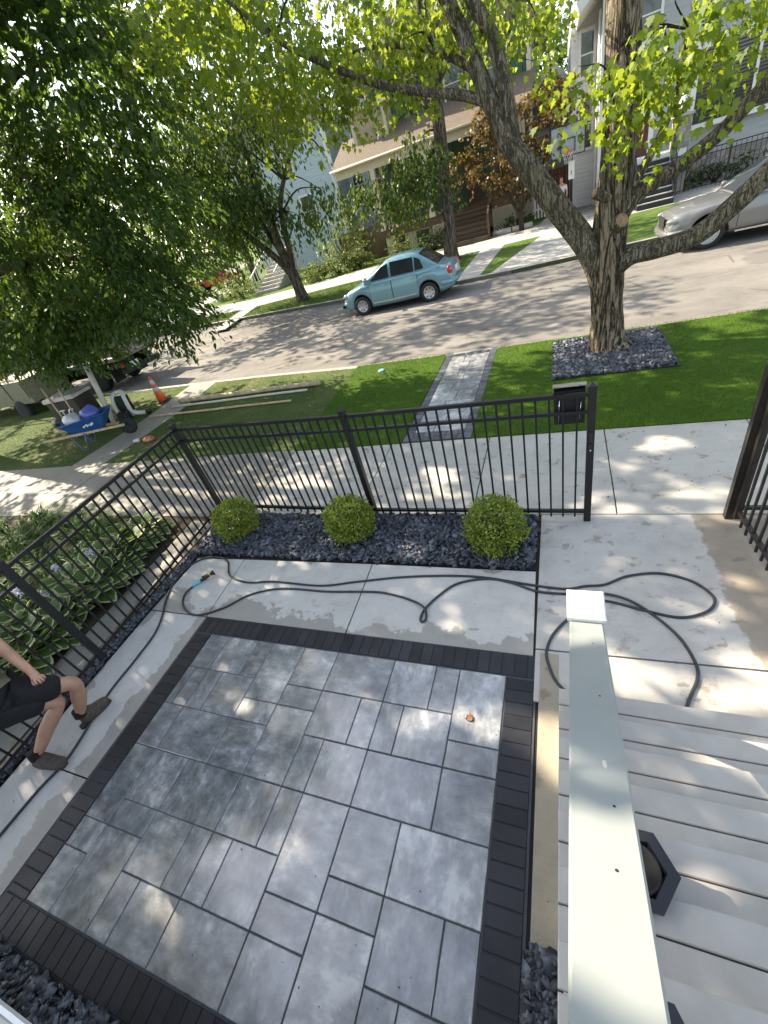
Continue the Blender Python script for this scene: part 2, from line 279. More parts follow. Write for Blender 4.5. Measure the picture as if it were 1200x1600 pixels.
# ------------------------------------------------------------------ mesh helpers
class MB:
    def __init__(s): s.v = []; s.f = []; s.mi = []; s.sm = []; s.col = []; s.ncol = 0
    def add(s, vs, fs, mat=0, smooth=False, col=None):
        o = len(s.v); s.v.extend([tuple(v) for v in vs])
        for f in fs: s.f.append([i + o for i in f]); s.mi.append(mat); s.sm.append(smooth); s.col.append(rnd.random() if col is None else col)
        return s
    def box(s, lo, hi, mat=0, col=None, M_=None):
        x0, y0, z0 = lo; x1, y1, z1 = hi
        vs = [(x0, y0, z0), (x1, y0, z0), (x1, y1, z0), (x0, y1, z0), (x0, y0, z1), (x1, y0, z1), (x1, y1, z1), (x0, y1, z1)]
        if M_ is not None: vs = [tuple(M_ @ Vector(v)) for v in vs]
        return s.add(vs, [(3, 2, 1, 0), (4, 5, 6, 7), (0, 1, 5, 4), (1, 2, 6, 5), (2, 3, 7, 6), (3, 0, 4, 7)], mat, False, rnd.random() if col is None else col)
    def bbox(s, lo, hi, b=.004, mat=0, col=None):
        """box whose top edges are bevelled by b"""
        x0, y0, z0 = lo; x1, y1, z1 = hi; c = rnd.random() if col is None else col
        vs = [(x0, y0, z0), (x1, y0, z0), (x1, y1, z0), (x0, y1, z0), (x0, y0, z1 - b), (x1, y0, z1 - b), (x1, y1, z1 - b), (x0, y1, z1 - b), (x0 + b, y0 + b, z1), (x1 - b, y0 + b, z1), (x1 - b, y1 - b, z1), (x0 + b, y1 - b, z1)]
        fs = [(8, 9, 10, 11)] + [(i, (i + 1) % 4, 4 + (i + 1) % 4, 4 + i) for i in range(4)] + [(4 + i, 4 + (i + 1) % 4, 8 + (i + 1) % 4, 8 + i) for i in range(4)]
        return s.add(vs, fs, mat, False, c)
    def bar(s, p, q, w, h, mat=0, up=(0, 0, 1)):
        p = Vector(p); q = Vector(q); d = (q - p); L = d.length; d.normalize(); u = Vector(up)
        if abs(d.dot(u)) > .98: u = Vector((0, 1, 0))
        sx = d.cross(u).normalized(); uz = sx.cross(d).normalized()
        T = Matrix(((d.x, sx.x, uz.x, p.x), (d.y, sx.y, uz.y, p.y), (d.z, sx.z, uz.z, p.z), (0, 0, 0, 1)))
        return s.box((0, -w / 2, -h / 2), (L, w / 2, h / 2), mat, None, T)
    def tube(s, pts, r, n=8, mat=0, cap=True, ridge=0, seed=0, col=None):
        pts = [Vector(p) for p in pts]; m = len(pts); rs = [r] * m if not hasattr(r, '__len__') else list(r)
        t0 = (pts[1] - pts[0]).normalized(); u = t0.orthogonal().normalized(); vs = []; fs = []
        for i, p in enumerate(pts):
            t = (pts[min(i + 1, m - 1)] - pts[max(i - 1, 0)]).normalized(); u = (u - t * u.dot(t)).normalized(); w = t.cross(u)
            for k in range(n):
                a = 2 * math.pi * k / n; rr = rs[i]
                if ridge:
                    q = Vector((math.cos(a) * 5.2 + seed, math.sin(a) * 5.2, p.z * .8 + p.x * .2)); rr *= 1 + ridge * (mnoise.noise(q) * 1.3 + .8 * mnoise.noise(q * 2.7))
                vs.append(p + (u * math.cos(a) + w * math.sin(a)) * rr)
        for i in range(m - 1):
            for k in range(n): fs.append((i * n + k, i * n + (k + 1) % n, (i + 1) * n + (k + 1) % n, (i + 1) * n + k))
        if cap: fs.append(tuple(reversed(range(n)))); fs.append(tuple((m - 1) * n + k for k in range(n)))
        return s.add(vs, fs, mat, True, col)
    def lathe(s, prof, c=(0, 0, 0), n=20, mat=0, M_=None, smooth=True, a0=0.0):
        vs = []; fs = []; c = Vector(c); m = len(prof)
        for (r, z) in prof:
            for k in range(n):
                a = 2 * math.pi * k / n + a0; v = Vector((r * math.cos(a), r * math.sin(a), z)); v = (M_ @ v) if M_ is not None else v + c; vs.append(v)
        for i in range(m - 1):
            for k in range(n): fs.append((i * n + k, i * n + (k + 1) % n, (i + 1) * n + (k + 1) % n, (i + 1) * n + k))
        fs.append(tuple(reversed(range(n)))); fs.append(tuple((m - 1) * n + k for k in range(n)))
        return s.add(vs, fs, mat, smooth)
    def prism(s, poly, z0, z1, mat=0, M_=None):
        n = len(poly); vs = [Vector((x, y, z0)) for x, y in poly] + [Vector((x, y, z1)) for x, y in poly]
        if M_ is not None: vs = [M_ @ v for v in vs]
        return s.add(vs, [tuple(reversed(range(n))), tuple(range(n, 2 * n))] + [(i, (i + 1) % n, n + (i + 1) % n, n + i) for i in range(n)], mat)
    def ball(s, c, r, mat=0, n=14, m=8, smooth=True):
        rx, ry, rz = (r, r, r) if not hasattr(r, '__len__') else r; vs = []; fs = []
        for i in range(m + 1):
            th = math.pi * i / m
            for k in range(n):
                a = 2 * math.pi * k / n; vs.append((c[0] + rx * math.sin(th) * math.cos(a), c[1] + ry * math.sin(th) * math.sin(a), c[2] - rz * math.cos(th)))
        for i in range(m):
            for k in range(n): fs.append((i * n + k, i * n + (k + 1) % n, (i + 1) * n + (k + 1) % n, (i + 1) * n + k))
        return s.add(vs, fs, mat, smooth)
    def poly(s, pts, mat=0): return s.add(pts, [tuple(range(len(pts)))], mat)

def obj(name, mb, mats, parent=None, kind=None):
    o_ = Vector((0, 0, 0)) if parent is None or parent.get('_local') else Vector(parent['_base']) if parent.get('_base') is not None else Vector((0, 0, 0))
    if not isinstance(mats, (list, tuple)): mats = [mats]
    me = bpy.data.meshes.new(name); me.from_pydata([(v[0] - o_.x, v[1] - o_.y, v[2] - o_.z) for v in mb.v], [], mb.f)
    for m in mats: me.materials.append(m)
    me.polygons.foreach_set('material_index', mb.mi); me.polygons.foreach_set('use_smooth', mb.sm)
    a = me.attributes.new('rnd', 'FLOAT', 'FACE'); a.data.foreach_set('value', mb.col); me.update()
    o = bpy.data.objects.new(name, me); C.objects.link(o)
    if parent is not None: o.parent = parent; o['_base'] = tuple(o_); o['_local'] = 1 if parent.get('_local') else 0
    if kind: o['kind'] = kind
    return o
def tag(o, label, cat, group=None, kind=None):
    o['label'] = label; o['category'] = cat
    if group: o['group'] = group
    if kind: o['kind'] = kind
    return o
def thing(name, label, cat, base=(0, 0, 0), group=None, local=False, rz=0):
    o = bpy.data.objects.new(name, None); o.empty_display_size = .2; C.objects.link(o); o.location = base
    if local: o['_local'] = 1; o.rotation_euler = (0, 0, rz)
    else: o['_base'] = tuple(float(v_) for v_ in base)
    return tag(o, label, cat, group)
def struct(name, mb, mats): return obj(name, mb, mats, None, 'structure')
def copy_tree(o, parent=None):
    c = o.copy(); C.objects.link(c); c.parent = parent
    for ch in list(o.children): copy_tree(ch, c)
    return c
def spline(pts, k=6):
    """Catmull-Rom through pts (tuples of any length)"""
    P = [np.array(p, float) for p in pts]; P = [2 * P[0] - P[1]] + P + [2 * P[-1] - P[-2]]; out = []
    for i in range(1, len(P) - 2):
        for j in range(k):
            t = j / k; a, b, c, d = P[i - 1], P[i], P[i + 1], P[i + 2]
            out.append(.5 * ((2 * b) + (-a + c) * t + (2 * a - 5 * b + 4 * c - d) * t * t + (-a + 3 * b - 3 * c + d) * t ** 3))
    out.append(P[-2]); return out
def npmesh(name, V, k, mat, parent=None, kind=None, col=None, faces=None, mats=None, mi=None):
    """mesh of N separate cells of k points; faces = index tuples within a cell (one polygon over the cell by default)"""
    N = V.shape[0]; faces = faces or [tuple(range(k))]; o_ = np.array(parent['_base']) if parent is not None and parent.get('_base') is not None else np.zeros(3)
    me = bpy.data.meshes.new(name); me.vertices.add(N * k); me.vertices.foreach_set('co', (V - o_).reshape(-1).astype(np.float32))
    idx = np.concatenate([np.array(f) for f in faces]); nl = len(idx); lens = np.array([len(f) for f in faces])
    loops = (np.arange(N)[:, None] * k + idx[None, :]).reshape(-1); starts = np.concatenate([[0], np.cumsum(lens)[:-1]])
    ls = (np.arange(N)[:, None] * nl + starts[None, :]).reshape(-1); lt = np.tile(lens, N)
    me.loops.add(N * nl); me.loops.foreach_set('vertex_index', loops.astype(np.int32)); me.polygons.add(N * len(faces)); me.polygons.foreach_set('loop_start', ls.astype(np.int32))
    for m in (mats or [mat]): me.materials.append(m)
    if mi is not None: me.polygons.foreach_set('material_index', np.tile(np.array(mi), N).astype(np.int32))
    c = rng.random(N) if col is None else col; a = me.attributes.new('rnd', 'FLOAT', 'FACE'); a.data.foreach_set('value', np.repeat(c, len(faces)).astype(np.float32))
    me.update(calc_edges=True); me.validate()
    o = bpy.data.objects.new(name, me); C.objects.link(o)
    if parent is not None: o.parent = parent; o['_base'] = tuple(float(v_) for v_ in o_)
    if kind: o['kind'] = kind
    return o
def unit(a): return a / np.maximum(np.linalg.norm(a, axis=-1, keepdims=True), 1e-9)
def rand_dir(n): return unit(rng.normal(size=(n, 3)))

LEAF = {
    'oval': [(0, 0), (.20, .25), (.23, .52), (.12, .82), (0, 1), (-.12, .82), (-.23, .52), (-.20, .25)],
    'dia': [(0, 0), (.28, .45), (0, 1), (-.28, .45)],
    'maple': [(0, 0), (.30, .10), (.52, .28), (.34, .42), (.46, .72), (.20, .66), (0, 1.02), (-.20, .66), (-.46, .72), (-.34, .42), (-.52, .28), (-.30, .10)],
}
def leaf_cells(P, D, Nn, size, shape):
    """P points, D tip directions, Nn rough normals, size (N,) -> (N,k,3)"""
    D = unit(D); S = unit(np.cross(D, Nn)); U = np.cross(S, D); sh = np.array(LEAF[shape]); n = len(P)
    bend = (rng.random(n) * .5 + .1)[:, None]
    x = sh[:, 0][None, :] * size[:, None]; y = sh[:, 1][None, :] * size[:, None]
    z = -bend * (sh[:, 1] ** 2)[None, :] * size[:, None] * .6 + np.abs(sh[:, 0])[None, :] * size[:, None] * .35
    return P[:, None, :] + S[:, None, :] * x[..., None] + D[:, None, :] * y[..., None] + U[:, None, :] * z[..., None]
def sprays(blobs, per, length, droop=.5, shell=.45):
    """leafy twigs in ellipsoid blobs: (leaf points, leaf tip directions, twig starts, twig dirs)"""
    PP = []; DD = []; ST = []; SD = []
    for (c, r, n) in blobs:
        c = np.array(c); r = np.array(r if hasattr(r, '__len__') else (r, r, r)); d = rand_dir(n); rad = shell + (1 - shell) * rng.random(n) ** .6
        p = c + d * r * rad[:, None]; out = unit(d * [1, 1, .45] + rng.normal(size=(n, 3)) * .35 + [0, 0, -droop])
        ST.append(p); SD.append(out); t = rng.random((n, per)); L = length * (.6 + .8 * rng.random((n, 1)))
        side = unit(np.cross(out, [0, 0, 1]) + 1e-6)
        lat = rng.normal(size=(n, per)) * .22 * length
        q = p[:, None] + out[:, None] * (t * L)[..., None] + side[:, None] * lat[..., None] + np.array([0, 0, -1]) * (t ** 2 * L * droop * .5)[..., None] + rng.normal(size=(n, per, 3)) * .05 * length
        dd = out[:, None] * .7 + side[:, None] * np.sign(lat)[..., None] * .6 + rng.normal(size=(n, per, 3)) * .4 + np.array([0, 0, -droop * 1.1])
        PP.append(q.reshape(-1, 3)); DD.append(dd.reshape(-1, 3))
    return np.concatenate(PP), np.concatenate(DD), np.concatenate(ST), np.concatenate(SD)
# holes cut in the leaves to place sun flecks: (x, y, z, radius) where the beam lands
GAPS = [(.12, 1.57, 1.15, .20), (.11, 1.32, 1.22, .14), (.70, 1.30, .3, .10), (.95, 1.14, .45, .13), (1.25, 1.30, .3, .13), (1.1, .95, .6, .08), (-.70, 1.30, 0, .13), (-1.0, 1.22, 0, .11), (-2.50, .12, 0, .15), (-2.2, .02, 0, .10), (-1.42, .36, 0, .09), (-2.65, .38, 0, .08), (-.08, 1.28, 0, .18), (.55, 1.85, 0, .16), (.95, 1.80, 0, .16), (1.35, 1.9, 0, .14), (.09, .30, 1.76, .16), (-2.1, -.2, 0, .08), (-3.3, 4.3, 0, .12), (-1.4, 4.5, 0, .14), (1.2, 4.9, 0, .12)]
def in_gap(P):
    k = np.zeros(len(P), bool); d = np.array(to_sun)
    for gx, gy, gz, gr in GAPS:
        v = P - np.array([gx, gy, gz]); q = v - (v @ d)[:, None] * d; k |= np.linalg.norm(q, axis=1) < gr + .06
    return k
def foliage(name, blobs, per, length, size, shape, mat, parent, droop=.5, shell=.45, flat=1.0):
    P, D, ST, SD = sprays(blobs, per, length, droop, shell); clump = np.repeat(rng.random(len(ST)), per)
    if P[:, 2].max() > 4: keep = ~in_gap(P); P, D, clump = P[keep], D[keep], clump[keep]
    n = len(P)
    Nn = unit(rng.normal(size=(n, 3)) * .55 * flat + np.array([0, 0, 1.0])); sz = size * (.65 + .7 * rng.random(n))
    col = np.clip(.55 * clump + .45 * rng.random(n), 0, 1)
    return npmesh(name, leaf_cells(P, D, Nn, sz, shape), len(LEAF[shape]), mat, parent, None, col), ST, SD
def branches(t, limbs, blobs, k=5, r0=.035, seed=1):
    """thin boughs from the nearest limb point out into each blob"""
    rr = random.Random(seed); pts = [p for l in limbs for p in l]
    for (c, r, n) in blobs:
        r = r if hasattr(r, '__len__') else (r, r, r)
        for _ in range(k):
            tgt = Vector(c) + Vector((rr.uniform(-1, 1) * r[0] * .8, rr.uniform(-1, 1) * r[1] * .8, rr.uniform(-.6, .8) * r[2]))
            src = min(pts, key=lambda q: (Vector(q[:3]) - tgt).length + rr.uniform(0, 1.4)); s_ = Vector(src[:3])
            if (tgt - s_).length > 2.6 * max(1, src[3] * 5): continue
            mid = (s_ + tgt) / 2 + Vector((rr.uniform(-.15, .15), rr.uniform(-.15, .15), .18 * (tgt - s_).length))
            rb = min(src[3] * .6, r0 * rr.uniform(.7, 1.2)); sp = spline([(*s_, rb), (*mid, rb * .6), (*tgt, rb * .15)], 5)
            mb = MB(); mb.tube([p[:3] for p in sp], [p[3] for p in sp], 6); obj('bough', mb, M['twig'], t)
def tree(name, label, base, trunk, limbs, blobs, per, length, size, shape, leafmat, barkmat, droop=.5, group=None, k=4, n=14, ridge=.06, shell=.45, r0=.04, limbmat=None, cat='tree'):
    t = thing(name, label, cat, base, group); mb = MB(); sp = spline(trunk, 7); mb.tube([p[:3] for p in sp], [p[3] for p in sp], n, ridge=ridge, seed=base[0]); obj('trunk', mb, barkmat, t)
    allp = [trunk] + limbs
    for l in limbs:
        lb = MB(); s2 = spline(l, 6); lb.tube([p[:3] for p in s2], [p[3] for p in s2], max(8, n - 4), ridge=ridge * .6, seed=l[0][2]); obj('limb', lb, limbmat or barkmat, t)
    branches(t, allp, blobs, k, r0, int(abs(base[0] * 7)) + 1)
    foliage('crown', blobs, per, length, size, shape, leafmat, t, droop, shell)
    return t
def chips(name, polyfn, n, size, z, mat, parent=None, kind='stuff', zj=.015):
    """n flat broken stones inside polyfn's samples"""
    P = polyfn(n); n = len(P); a = size * (.5 + .9 * rng.random(n) ** 1.5); b = a * (.45 + .4 * rng.random(n)); c = a * (.16 + .2 * rng.random(n))
    base = np.array([(-1, -1, -1), (1, -1, -1), (1, 1, -1), (-1, 1, -1), (-1, -1, 1), (1, -1, 1), (1, 1, 1), (-1, 1, 1)], float) * .5
    V = base[None] * (1 + (rng.random((n, 8, 3)) - .5) * .75) * np.stack([a, b, c], 1)[:, None, :]
    az = rng.random(n) * 6.283; tx = rng.normal(size=n) * .42; ty = rng.normal(size=n) * .42
    ca, sa = np.cos(az), np.sin(az); Rz = np.zeros((n, 3, 3)); Rz[:, 0, 0] = ca; Rz[:, 0, 1] = -sa; Rz[:, 1, 0] = sa; Rz[:, 1, 1] = ca; Rz[:, 2, 2] = 1
    Rx = np.zeros((n, 3, 3)); Rx[:, 0, 0] = 1; Rx[:, 1, 1] = np.cos(tx); Rx[:, 1, 2] = -np.sin(tx); Rx[:, 2, 1] = np.sin(tx); Rx[:, 2, 2] = np.cos(tx)
    Ry = np.zeros((n, 3, 3)); Ry[:, 1, 1] = 1; Ry[:, 0, 0] = np.cos(ty); Ry[:, 0, 2] = np.sin(ty); Ry[:, 2, 0] = -np.sin(ty); Ry[:, 2, 2] = np.cos(ty)
    V = np.einsum('nij,nkj->nki', Rz @ Rx @ Ry, V) + np.column_stack([P, z + rng.random(n) * zj])[:, None, :]
    return npmesh(name, V, 8, mat, parent, kind, None, [(3, 2, 1, 0), (4, 5, 6, 7), (0, 1, 5, 4), (1, 2, 6, 5), (2, 3, 7, 6), (3, 0, 4, 7)])
def in_poly(P, poly):
    x, y = P[:, 0], P[:, 1]; r = np.zeros(len(P), bool); j = len(poly) - 1
    for i in range(len(poly)):
        xi, yi = poly[i]; xj, yj = poly[j]; c = ((yi > y) != (yj > y)) & (x < (xj - xi) * (y - yi) / (yj - yi + 1e-12) + xi); r ^= c; j = i
    return r
def area_sampler(poly, holes=()):
    a = np.array(poly); lo, hi = a.min(0), a.max(0)
    def f(n):
        out = []; m = 0
        while m < n:
            P = lo + (hi - lo) * rng.random((n * 2, 2)); k = in_poly(P, poly)
            for h in holes: k &= ~in_poly(P, h)
            P = P[k]; out.append(P); m += len(P)
        return np.concatenate(out)[:n]
    return f
def blades(name, sampler, n, h, w, z, mat, lean=.5, parent=None, kind='stuff'):
    P = np.column_stack([sampler(n), np.full(n, z)]); d = rng.normal(size=(n, 3)) * [lean, lean, 0] + [0, 0, 1]; d = unit(d); az = rng.random(n) * 6.283; s = np.column_stack([np.cos(az), np.sin(az), np.zeros(n)])
    hh = h * (.6 + .8 * rng.random(n))[:, None]; V = np.stack([P - s * w, P + s * w, P + d * hh], 1); return npmesh(name, V, 3, mat, parent, kind)
def flat(name, polys, z, mats, thick=.0, mi=None):
    mb = MB()
    for i, p in enumerate(polys):
        if thick: mb.prism(p, z - thick, z, 0 if mi is None else mi[i])
        else: mb.poly([(x, y, z) for x, y in p], 0 if mi is None else mi[i])
    return struct(name, mb, mats)
def text_mesh(body, size, mat, name, parent, Mx, depth=.004):
    cu = bpy.data.curves.new('lettering', 'FONT'); cu.body = body; cu.size = size; cu.extrude = depth; cu.align_x = 'CENTER'; cu.align_y = 'CENTER'
    tmp = bpy.data.objects.new('lettering', cu); C.objects.link(tmp); bpy.context.view_layer.update()
    me = bpy.data.meshes.new_from_object(tmp.evaluated_get(bpy.context.evaluated_depsgraph_get())); bpy.data.objects.remove(tmp); bpy.data.curves.remove(cu)
    b = Vector((0, 0, 0)) if parent is None or parent.get('_base') is None else Vector(parent['_base'])
    me.transform(Matrix.Translation(-b) @ Mx); me.materials.clear(); me.materials.append(mat); o = bpy.data.objects.new(name, me); C.objects.link(o)
    if parent is not None: o.parent = parent
    return o
def skin(name, nodes, edges, mat, parent, sub=2, root=0):
    """one continuous surface over a skeleton: nodes (x,y,z,r), evaluated to a plain mesh"""
    b = Vector((0, 0, 0)) if parent is None or parent.get('_base') is None else Vector(parent['_base'])
    me = bpy.data.meshes.new(name); me.from_pydata([(n[0] - b.x, n[1] - b.y, n[2] - b.z) for n in nodes], edges, []); tmp = bpy.data.objects.new(name, me); C.objects.link(tmp)
    sk = tmp.modifiers.new('s', 'SKIN'); sk.use_smooth_shade = True
    for i, n in enumerate(nodes):
        d = me.skin_vertices[0].data[i]; r = n[3]; d.radius = (r, r) if not hasattr(r, '__len__') else r; d.use_root = (i == root)
    ss = tmp.modifiers.new('u', 'SUBSURF'); ss.levels = sub; ss.render_levels = sub; bpy.context.view_layer.update()
    m2 = bpy.data.meshes.new_from_object(tmp.evaluated_get(bpy.context.evaluated_depsgraph_get())); bpy.data.objects.remove(tmp); m2.materials.clear(); m2.materials.append(mat)
    m2.polygons.foreach_set('use_smooth', [True] * len(m2.polygons)); m2.name = name; o = bpy.data.objects.new(name, m2); C.objects.link(o)
    if parent is not None: o.parent = parent; o['_base'] = tuple(b)
    return o

# ------------------------------------------------------------------ ground, street, pavements
NK = [(90, 8.6), (30, 9.0), (6, 9.08), (1.4, 9.07), (-.9, 9.14), (-4.5, 9.33), (-7.4, 9.75), (-13.7, 10.4), (-25, 11.6), (-60, 15.5), (-140, 24)]
FK = [(90, 17.6), (30, 17.2), (8, 17.0), (-1.5, 16.75), (-3.3, 16.85), (-8.65, 18.3), (-11.9, 18.9), (-17.3, 19.8), (-24, 20.6), (-60, 25), (-140, 35)]
mb = MB(); mb.poly([(-700, -700, -.32), (700, -700, -.32), (700, 700, -.32), (-700, 700, -.32)]); struct('ground', mb, M['ground'])
flat('street', [NK + FK[::-1]], -.12, M['street'], .1)
flat('yard_ground', [[(90, -40), (-140, -40)] + NK[::-1]], -.014, M['soil'], .25)
flat('far_ground', [[(90, 330), (-140, 330)] + FK[::-1]], -.004, M['farlawn'], .25)
def kerb(name, line, w, sgn):
    mb = MB(); k = []
    for i, (x, y) in enumerate(line):
        a = Vector(line[max(i - 1, 0)]); b = Vector(line[min(i + 1, len(line) - 1)]); d = (b - a).normalized(); k.append((x - d.y * w * sgn, y + d.x * w * sgn))
    for i in range(len(line) - 1): mb.prism([line[i], line[i + 1], k[i + 1], k[i]], -.2, .008)
    struct(name, mb, M['kerb'])
kerb('near_kerb', NK, .15, -1 if False else 1); kerb('far_kerb', FK, .17, -1)
# gutter wash on the street side of the kerbs, tar seams
mb = MB()
for (x0, y0, x1, y1) in ((-4.2, 9.32, -9.6, 9.95), (-9.6, 9.95, -14, 10.42)): mb.bar((x0, y0 - .06, -.117), (x1, y1 - .06, -.117), .16, .004)
struct('gutter', mb, M['blackplastic'])

LAWN = [(-4.25, 5.42), (-4.45, 9.30), (-7.4, 9.72), (-13.7, 10.35), (-25, 11.5), (-40, 13), (-40, 5.6), (-14, 5.45)]
flat('lawn', [LAWN], 0, M['lawn'], .012)
flat('lawn_path', [[(-10.35, 5.40), (-9.25, 5.40), (-9.15, 7.7), (-9.35, 9.98), (-10.45, 10.05), (-10.2, 7.7)]], .010, M['oldpave'], .02)
TB = [(-.10, 7.13), (1.62, 7.13), (1.62, 8.86), (-.10, 8.86)]
mb = MB()
for p in ([(-4.25, 5.42), (-2.27, 5.42), (-2.27, 9.16), (-4.48, 9.30)], [(-1.19, 5.42), (-.10, 5.42), (-.10, 9.10), (-1.19, 9.12)], [(-.10, 5.42), (1.62, 5.42), (1.62, 7.13), (-.10, 7.13)], [(-.10, 8.86), (1.62, 8.86), (1.62, 9.05), (-.10, 9.08)], [(1.62, 5.42), (16, 5.3), (16, 9.02), (1.62, 9.05)]): mb.prism(p, -.01, .012)
struct('turf', mb, M['turf'])
PV = [(-2.27, 5.3), (-1.19, 5.3), (-1.19, 9.2), (-2.27, 9.2)]
s_ = area_sampler([(-4.32, 5.395), (9, 5.375), (9, 9.07), (-.5, 9.11), (-4.50, 9.32)], [TB, PV])
blades('turf_grass', s_, 90000, .030, .0035, .010, M['blade'], .55)
s_ = area_sampler([(-4.3, 5.45), (-4.5, 9.28), (-7.4, 9.68), (-13.7, 10.3), (-20, 10.9), (-20, 5.5)], [[(-10.4, 5.3), (-9.2, 5.3), (-9.1, 7.7), (-9.3, 10), (-10.5, 10), (-10.2, 7.7)]])
blades('lawn_grass', s_, 60000, .035, .004, -.002, M['grassblade'], .7)
# public pavement: new panels in front of this house, old ones beyond
mb = MB(); ed = [-4.22, -2.42, -.92, .53, 2.0, 3.5, 5.0, 6.5, 8, 9.5, 11, 12.5, 14]
for a, b in zip(ed, ed[1:]): mb.bbox((a + .006, 3.69, -.1), (b - .006, 5.41, .004), .006)
struct('pavement', mb, M['pave'])
mb = MB(); ed = [-4.22 - 1.6 * i for i in range(14)]
for a, b in zip(ed, ed[1:]): mb.bbox((b + .007, 3.66, -.1), (a - .007, 5.45, .004 + rnd.uniform(-.006, .006)), .006)
struct('old_pavement', mb, M['oldpave'])
# paved yard
mb = MB()
mb.prism([(-.18, 2.035), (2.6, 2.10), (2.6, 3.675), (-.18, 3.675)], -.1, .004); mb.prism([(-.18, 1.60), (2.6, 1.60), (2.6, 2.085), (-.18, 2.02)], -.1, .004)
struct('yard_walk', mb, M['walk'])
mb = MB()
for p in ([(-4.36, 1.965), (-3.535, 1.965), (-3.59, 2.82), (-4.33, 2.80)], [(-3.523, 1.965), (-1.842, 1.965), (-1.875, 2.845), (-3.578, 2.82)], [(-1.828, 1.965), (-.197, 1.965), (-.21, 2.85), (-1.862, 2.845)]): mb.prism(p, -.1, .002)
struct('front_walk', mb, M['front'])
mb = MB()
mb.prism([(-4.34, .355), (-3.53, .355), (-3.53, 1.952), (-4.36, 1.952)], -.1, .002); mb.prism([(-4.30, -2.5), (-3.53, -2.5), (-3.53, .343), (-4.34, .343)], -.1, .002)
struct('side_walk_strip', mb, M['side'])
mb = MB(); mb.prism([(-.145, .34), (-.012, .34), (-.012, 2.0), (-.145, 2.0)], -.1, .006); struct('stair_edge_strip', mb, M['oldstrip'])
# patio
X = dict(a=-3.30, r=-3.215, b=-3.06, c=-2.88, d=-2.70, e=-2.52, f=-2.35, g=-2.17, h=-2.00, i=-1.82, j=-1.64, k=-1.46, l=-1.28, m=-1.10, n=-.92, o=-.73, p=-.57, q=-.38)
Yv = dict(A=1.765, B=1.40, C=1.22, D=1.04, E=.68, F=.32, G=.15, H=-.03, I=-.345)
SL = 'abBA bdBA deBA egCA giBA ilBA lnBA noBA oqCA arDB rbDB bcDB ceDB egDC giCB giEC ikDB klDB lmDB moDB oqDC abED beED egED ijED jlED loED oqED abGE bdFE dgFE giFE ijFE jlGE lnFE nqFE abHG bdGF bdIG dfHF fgHF ghHF hjHF jlHG lnGF npHF pqHF abIH deIH egIH gjIH jlIH lnIG noIH oqIH'
mb = MB(); gp = .0030
for w in SL.split():
    mb.bbox((X[w[0]] + gp, Yv[w[2]] + gp, -.06), (X[w[1]] - gp, Yv[w[3]] - gp, .004 + rnd.uniform(-.0012, .0012)), .004)
struct('patio_slabs', mb, M['slab'])
mb = MB(); mb.box((-3.52, -.535, -.07), (-.165, 1.962, -.002)); struct('patio_joints', mb, M['joint'])
mb = MB(); u = .0935; g2 = .0022
y = 1.755
while y > -.345: mb.bbox((-3.505, max(y - u, -.351) + g2, -.06), (-3.308, y - g2, .004), .003); y -= u
y = 1.755
while y > -.345: mb.bbox((-.372, max(y - u, -.351) + g2, -.06), (-.182, y - g2, .004), .003); y -= u
x = -3.505
while x < -.2: mb.bbox((x + g2, 1.773, -.06), (min(x + u, -.19) - g2, 1.955, .004), .003); mb.bbox((x + g2, -.53, -.06), (min(x + u, -.19) - g2, -.353, .004), .003); x += u
struct('patio_border', mb, M['brick'])
mb = MB(); mb.box((-.180, -.5, -.06), (-.146, 1.95, -.008)); struct('patio_edging', mb, M['rockbed'])
# parkway paver strip
mb = MB(); ox, oy = -2.25, 5.44
yy = 5.70; r_ = 0
while yy < 8.92:
    cuts = [0, .44, .80] if r_ % 2 else [0, .30, .80]
    for a, b in zip(cuts, cuts[1:]): mb.bbox((-2.12 + a + .004, yy + .004, -.05), (-2.12 + b - .004, yy + .36 - .004, .012 + rnd.uniform(-.001, .001)), .004)
    yy += .36; r_ += 1
struct('paver_path', mb, M['slab'])
mb = MB(); yy = 5.44
while yy < 9.1:
    mb.bbox((-2.255, yy + .003, -.05), (-2.124, yy + .18 - .003, .012), .003); mb.bbox((-1.316, yy + .003, -.05), (-1.195, yy + .18 - .003, .012), .003); yy += .18
for i in range(9):
    x0 = -2.12 + .0889 * i; mb.bbox((x0 + .003, 5.44, -.05), (x0 + .086, 5.565, .012), .003); mb.bbox((x0 + .003, 5.57, -.05), (x0 + .086, 5.695, .012), .003); mb.bbox((x0 + .003, 8.945, -.05), (x0 + .086, 9.11, .012), .003)
struct('paver_path_border', mb, M['strip_brick'])
mb = MB(); mb.box((-2.26, 5.43, -.06), (-1.19, 9.12, .004)); struct('paver_path_joints', mb, M['joint'])

chips('ground_specks', area_sampler([(-4.2, -.3), (-.05, -.3), (-.05, 2.0), (1.2, 2.0), (1.2, 3.6), (-.2, 3.6), (-.2, 2.8), (-4.2, 2.7)]), 130, .007, .005, M['joint'], zj=.001)
chips('ground_specks', area_sampler([(-4.2, 3.75), (3, 3.75), (3, 5.35), (-4.2, 5.35)]), 130, .014, .005, M['soil'], zj=.001)
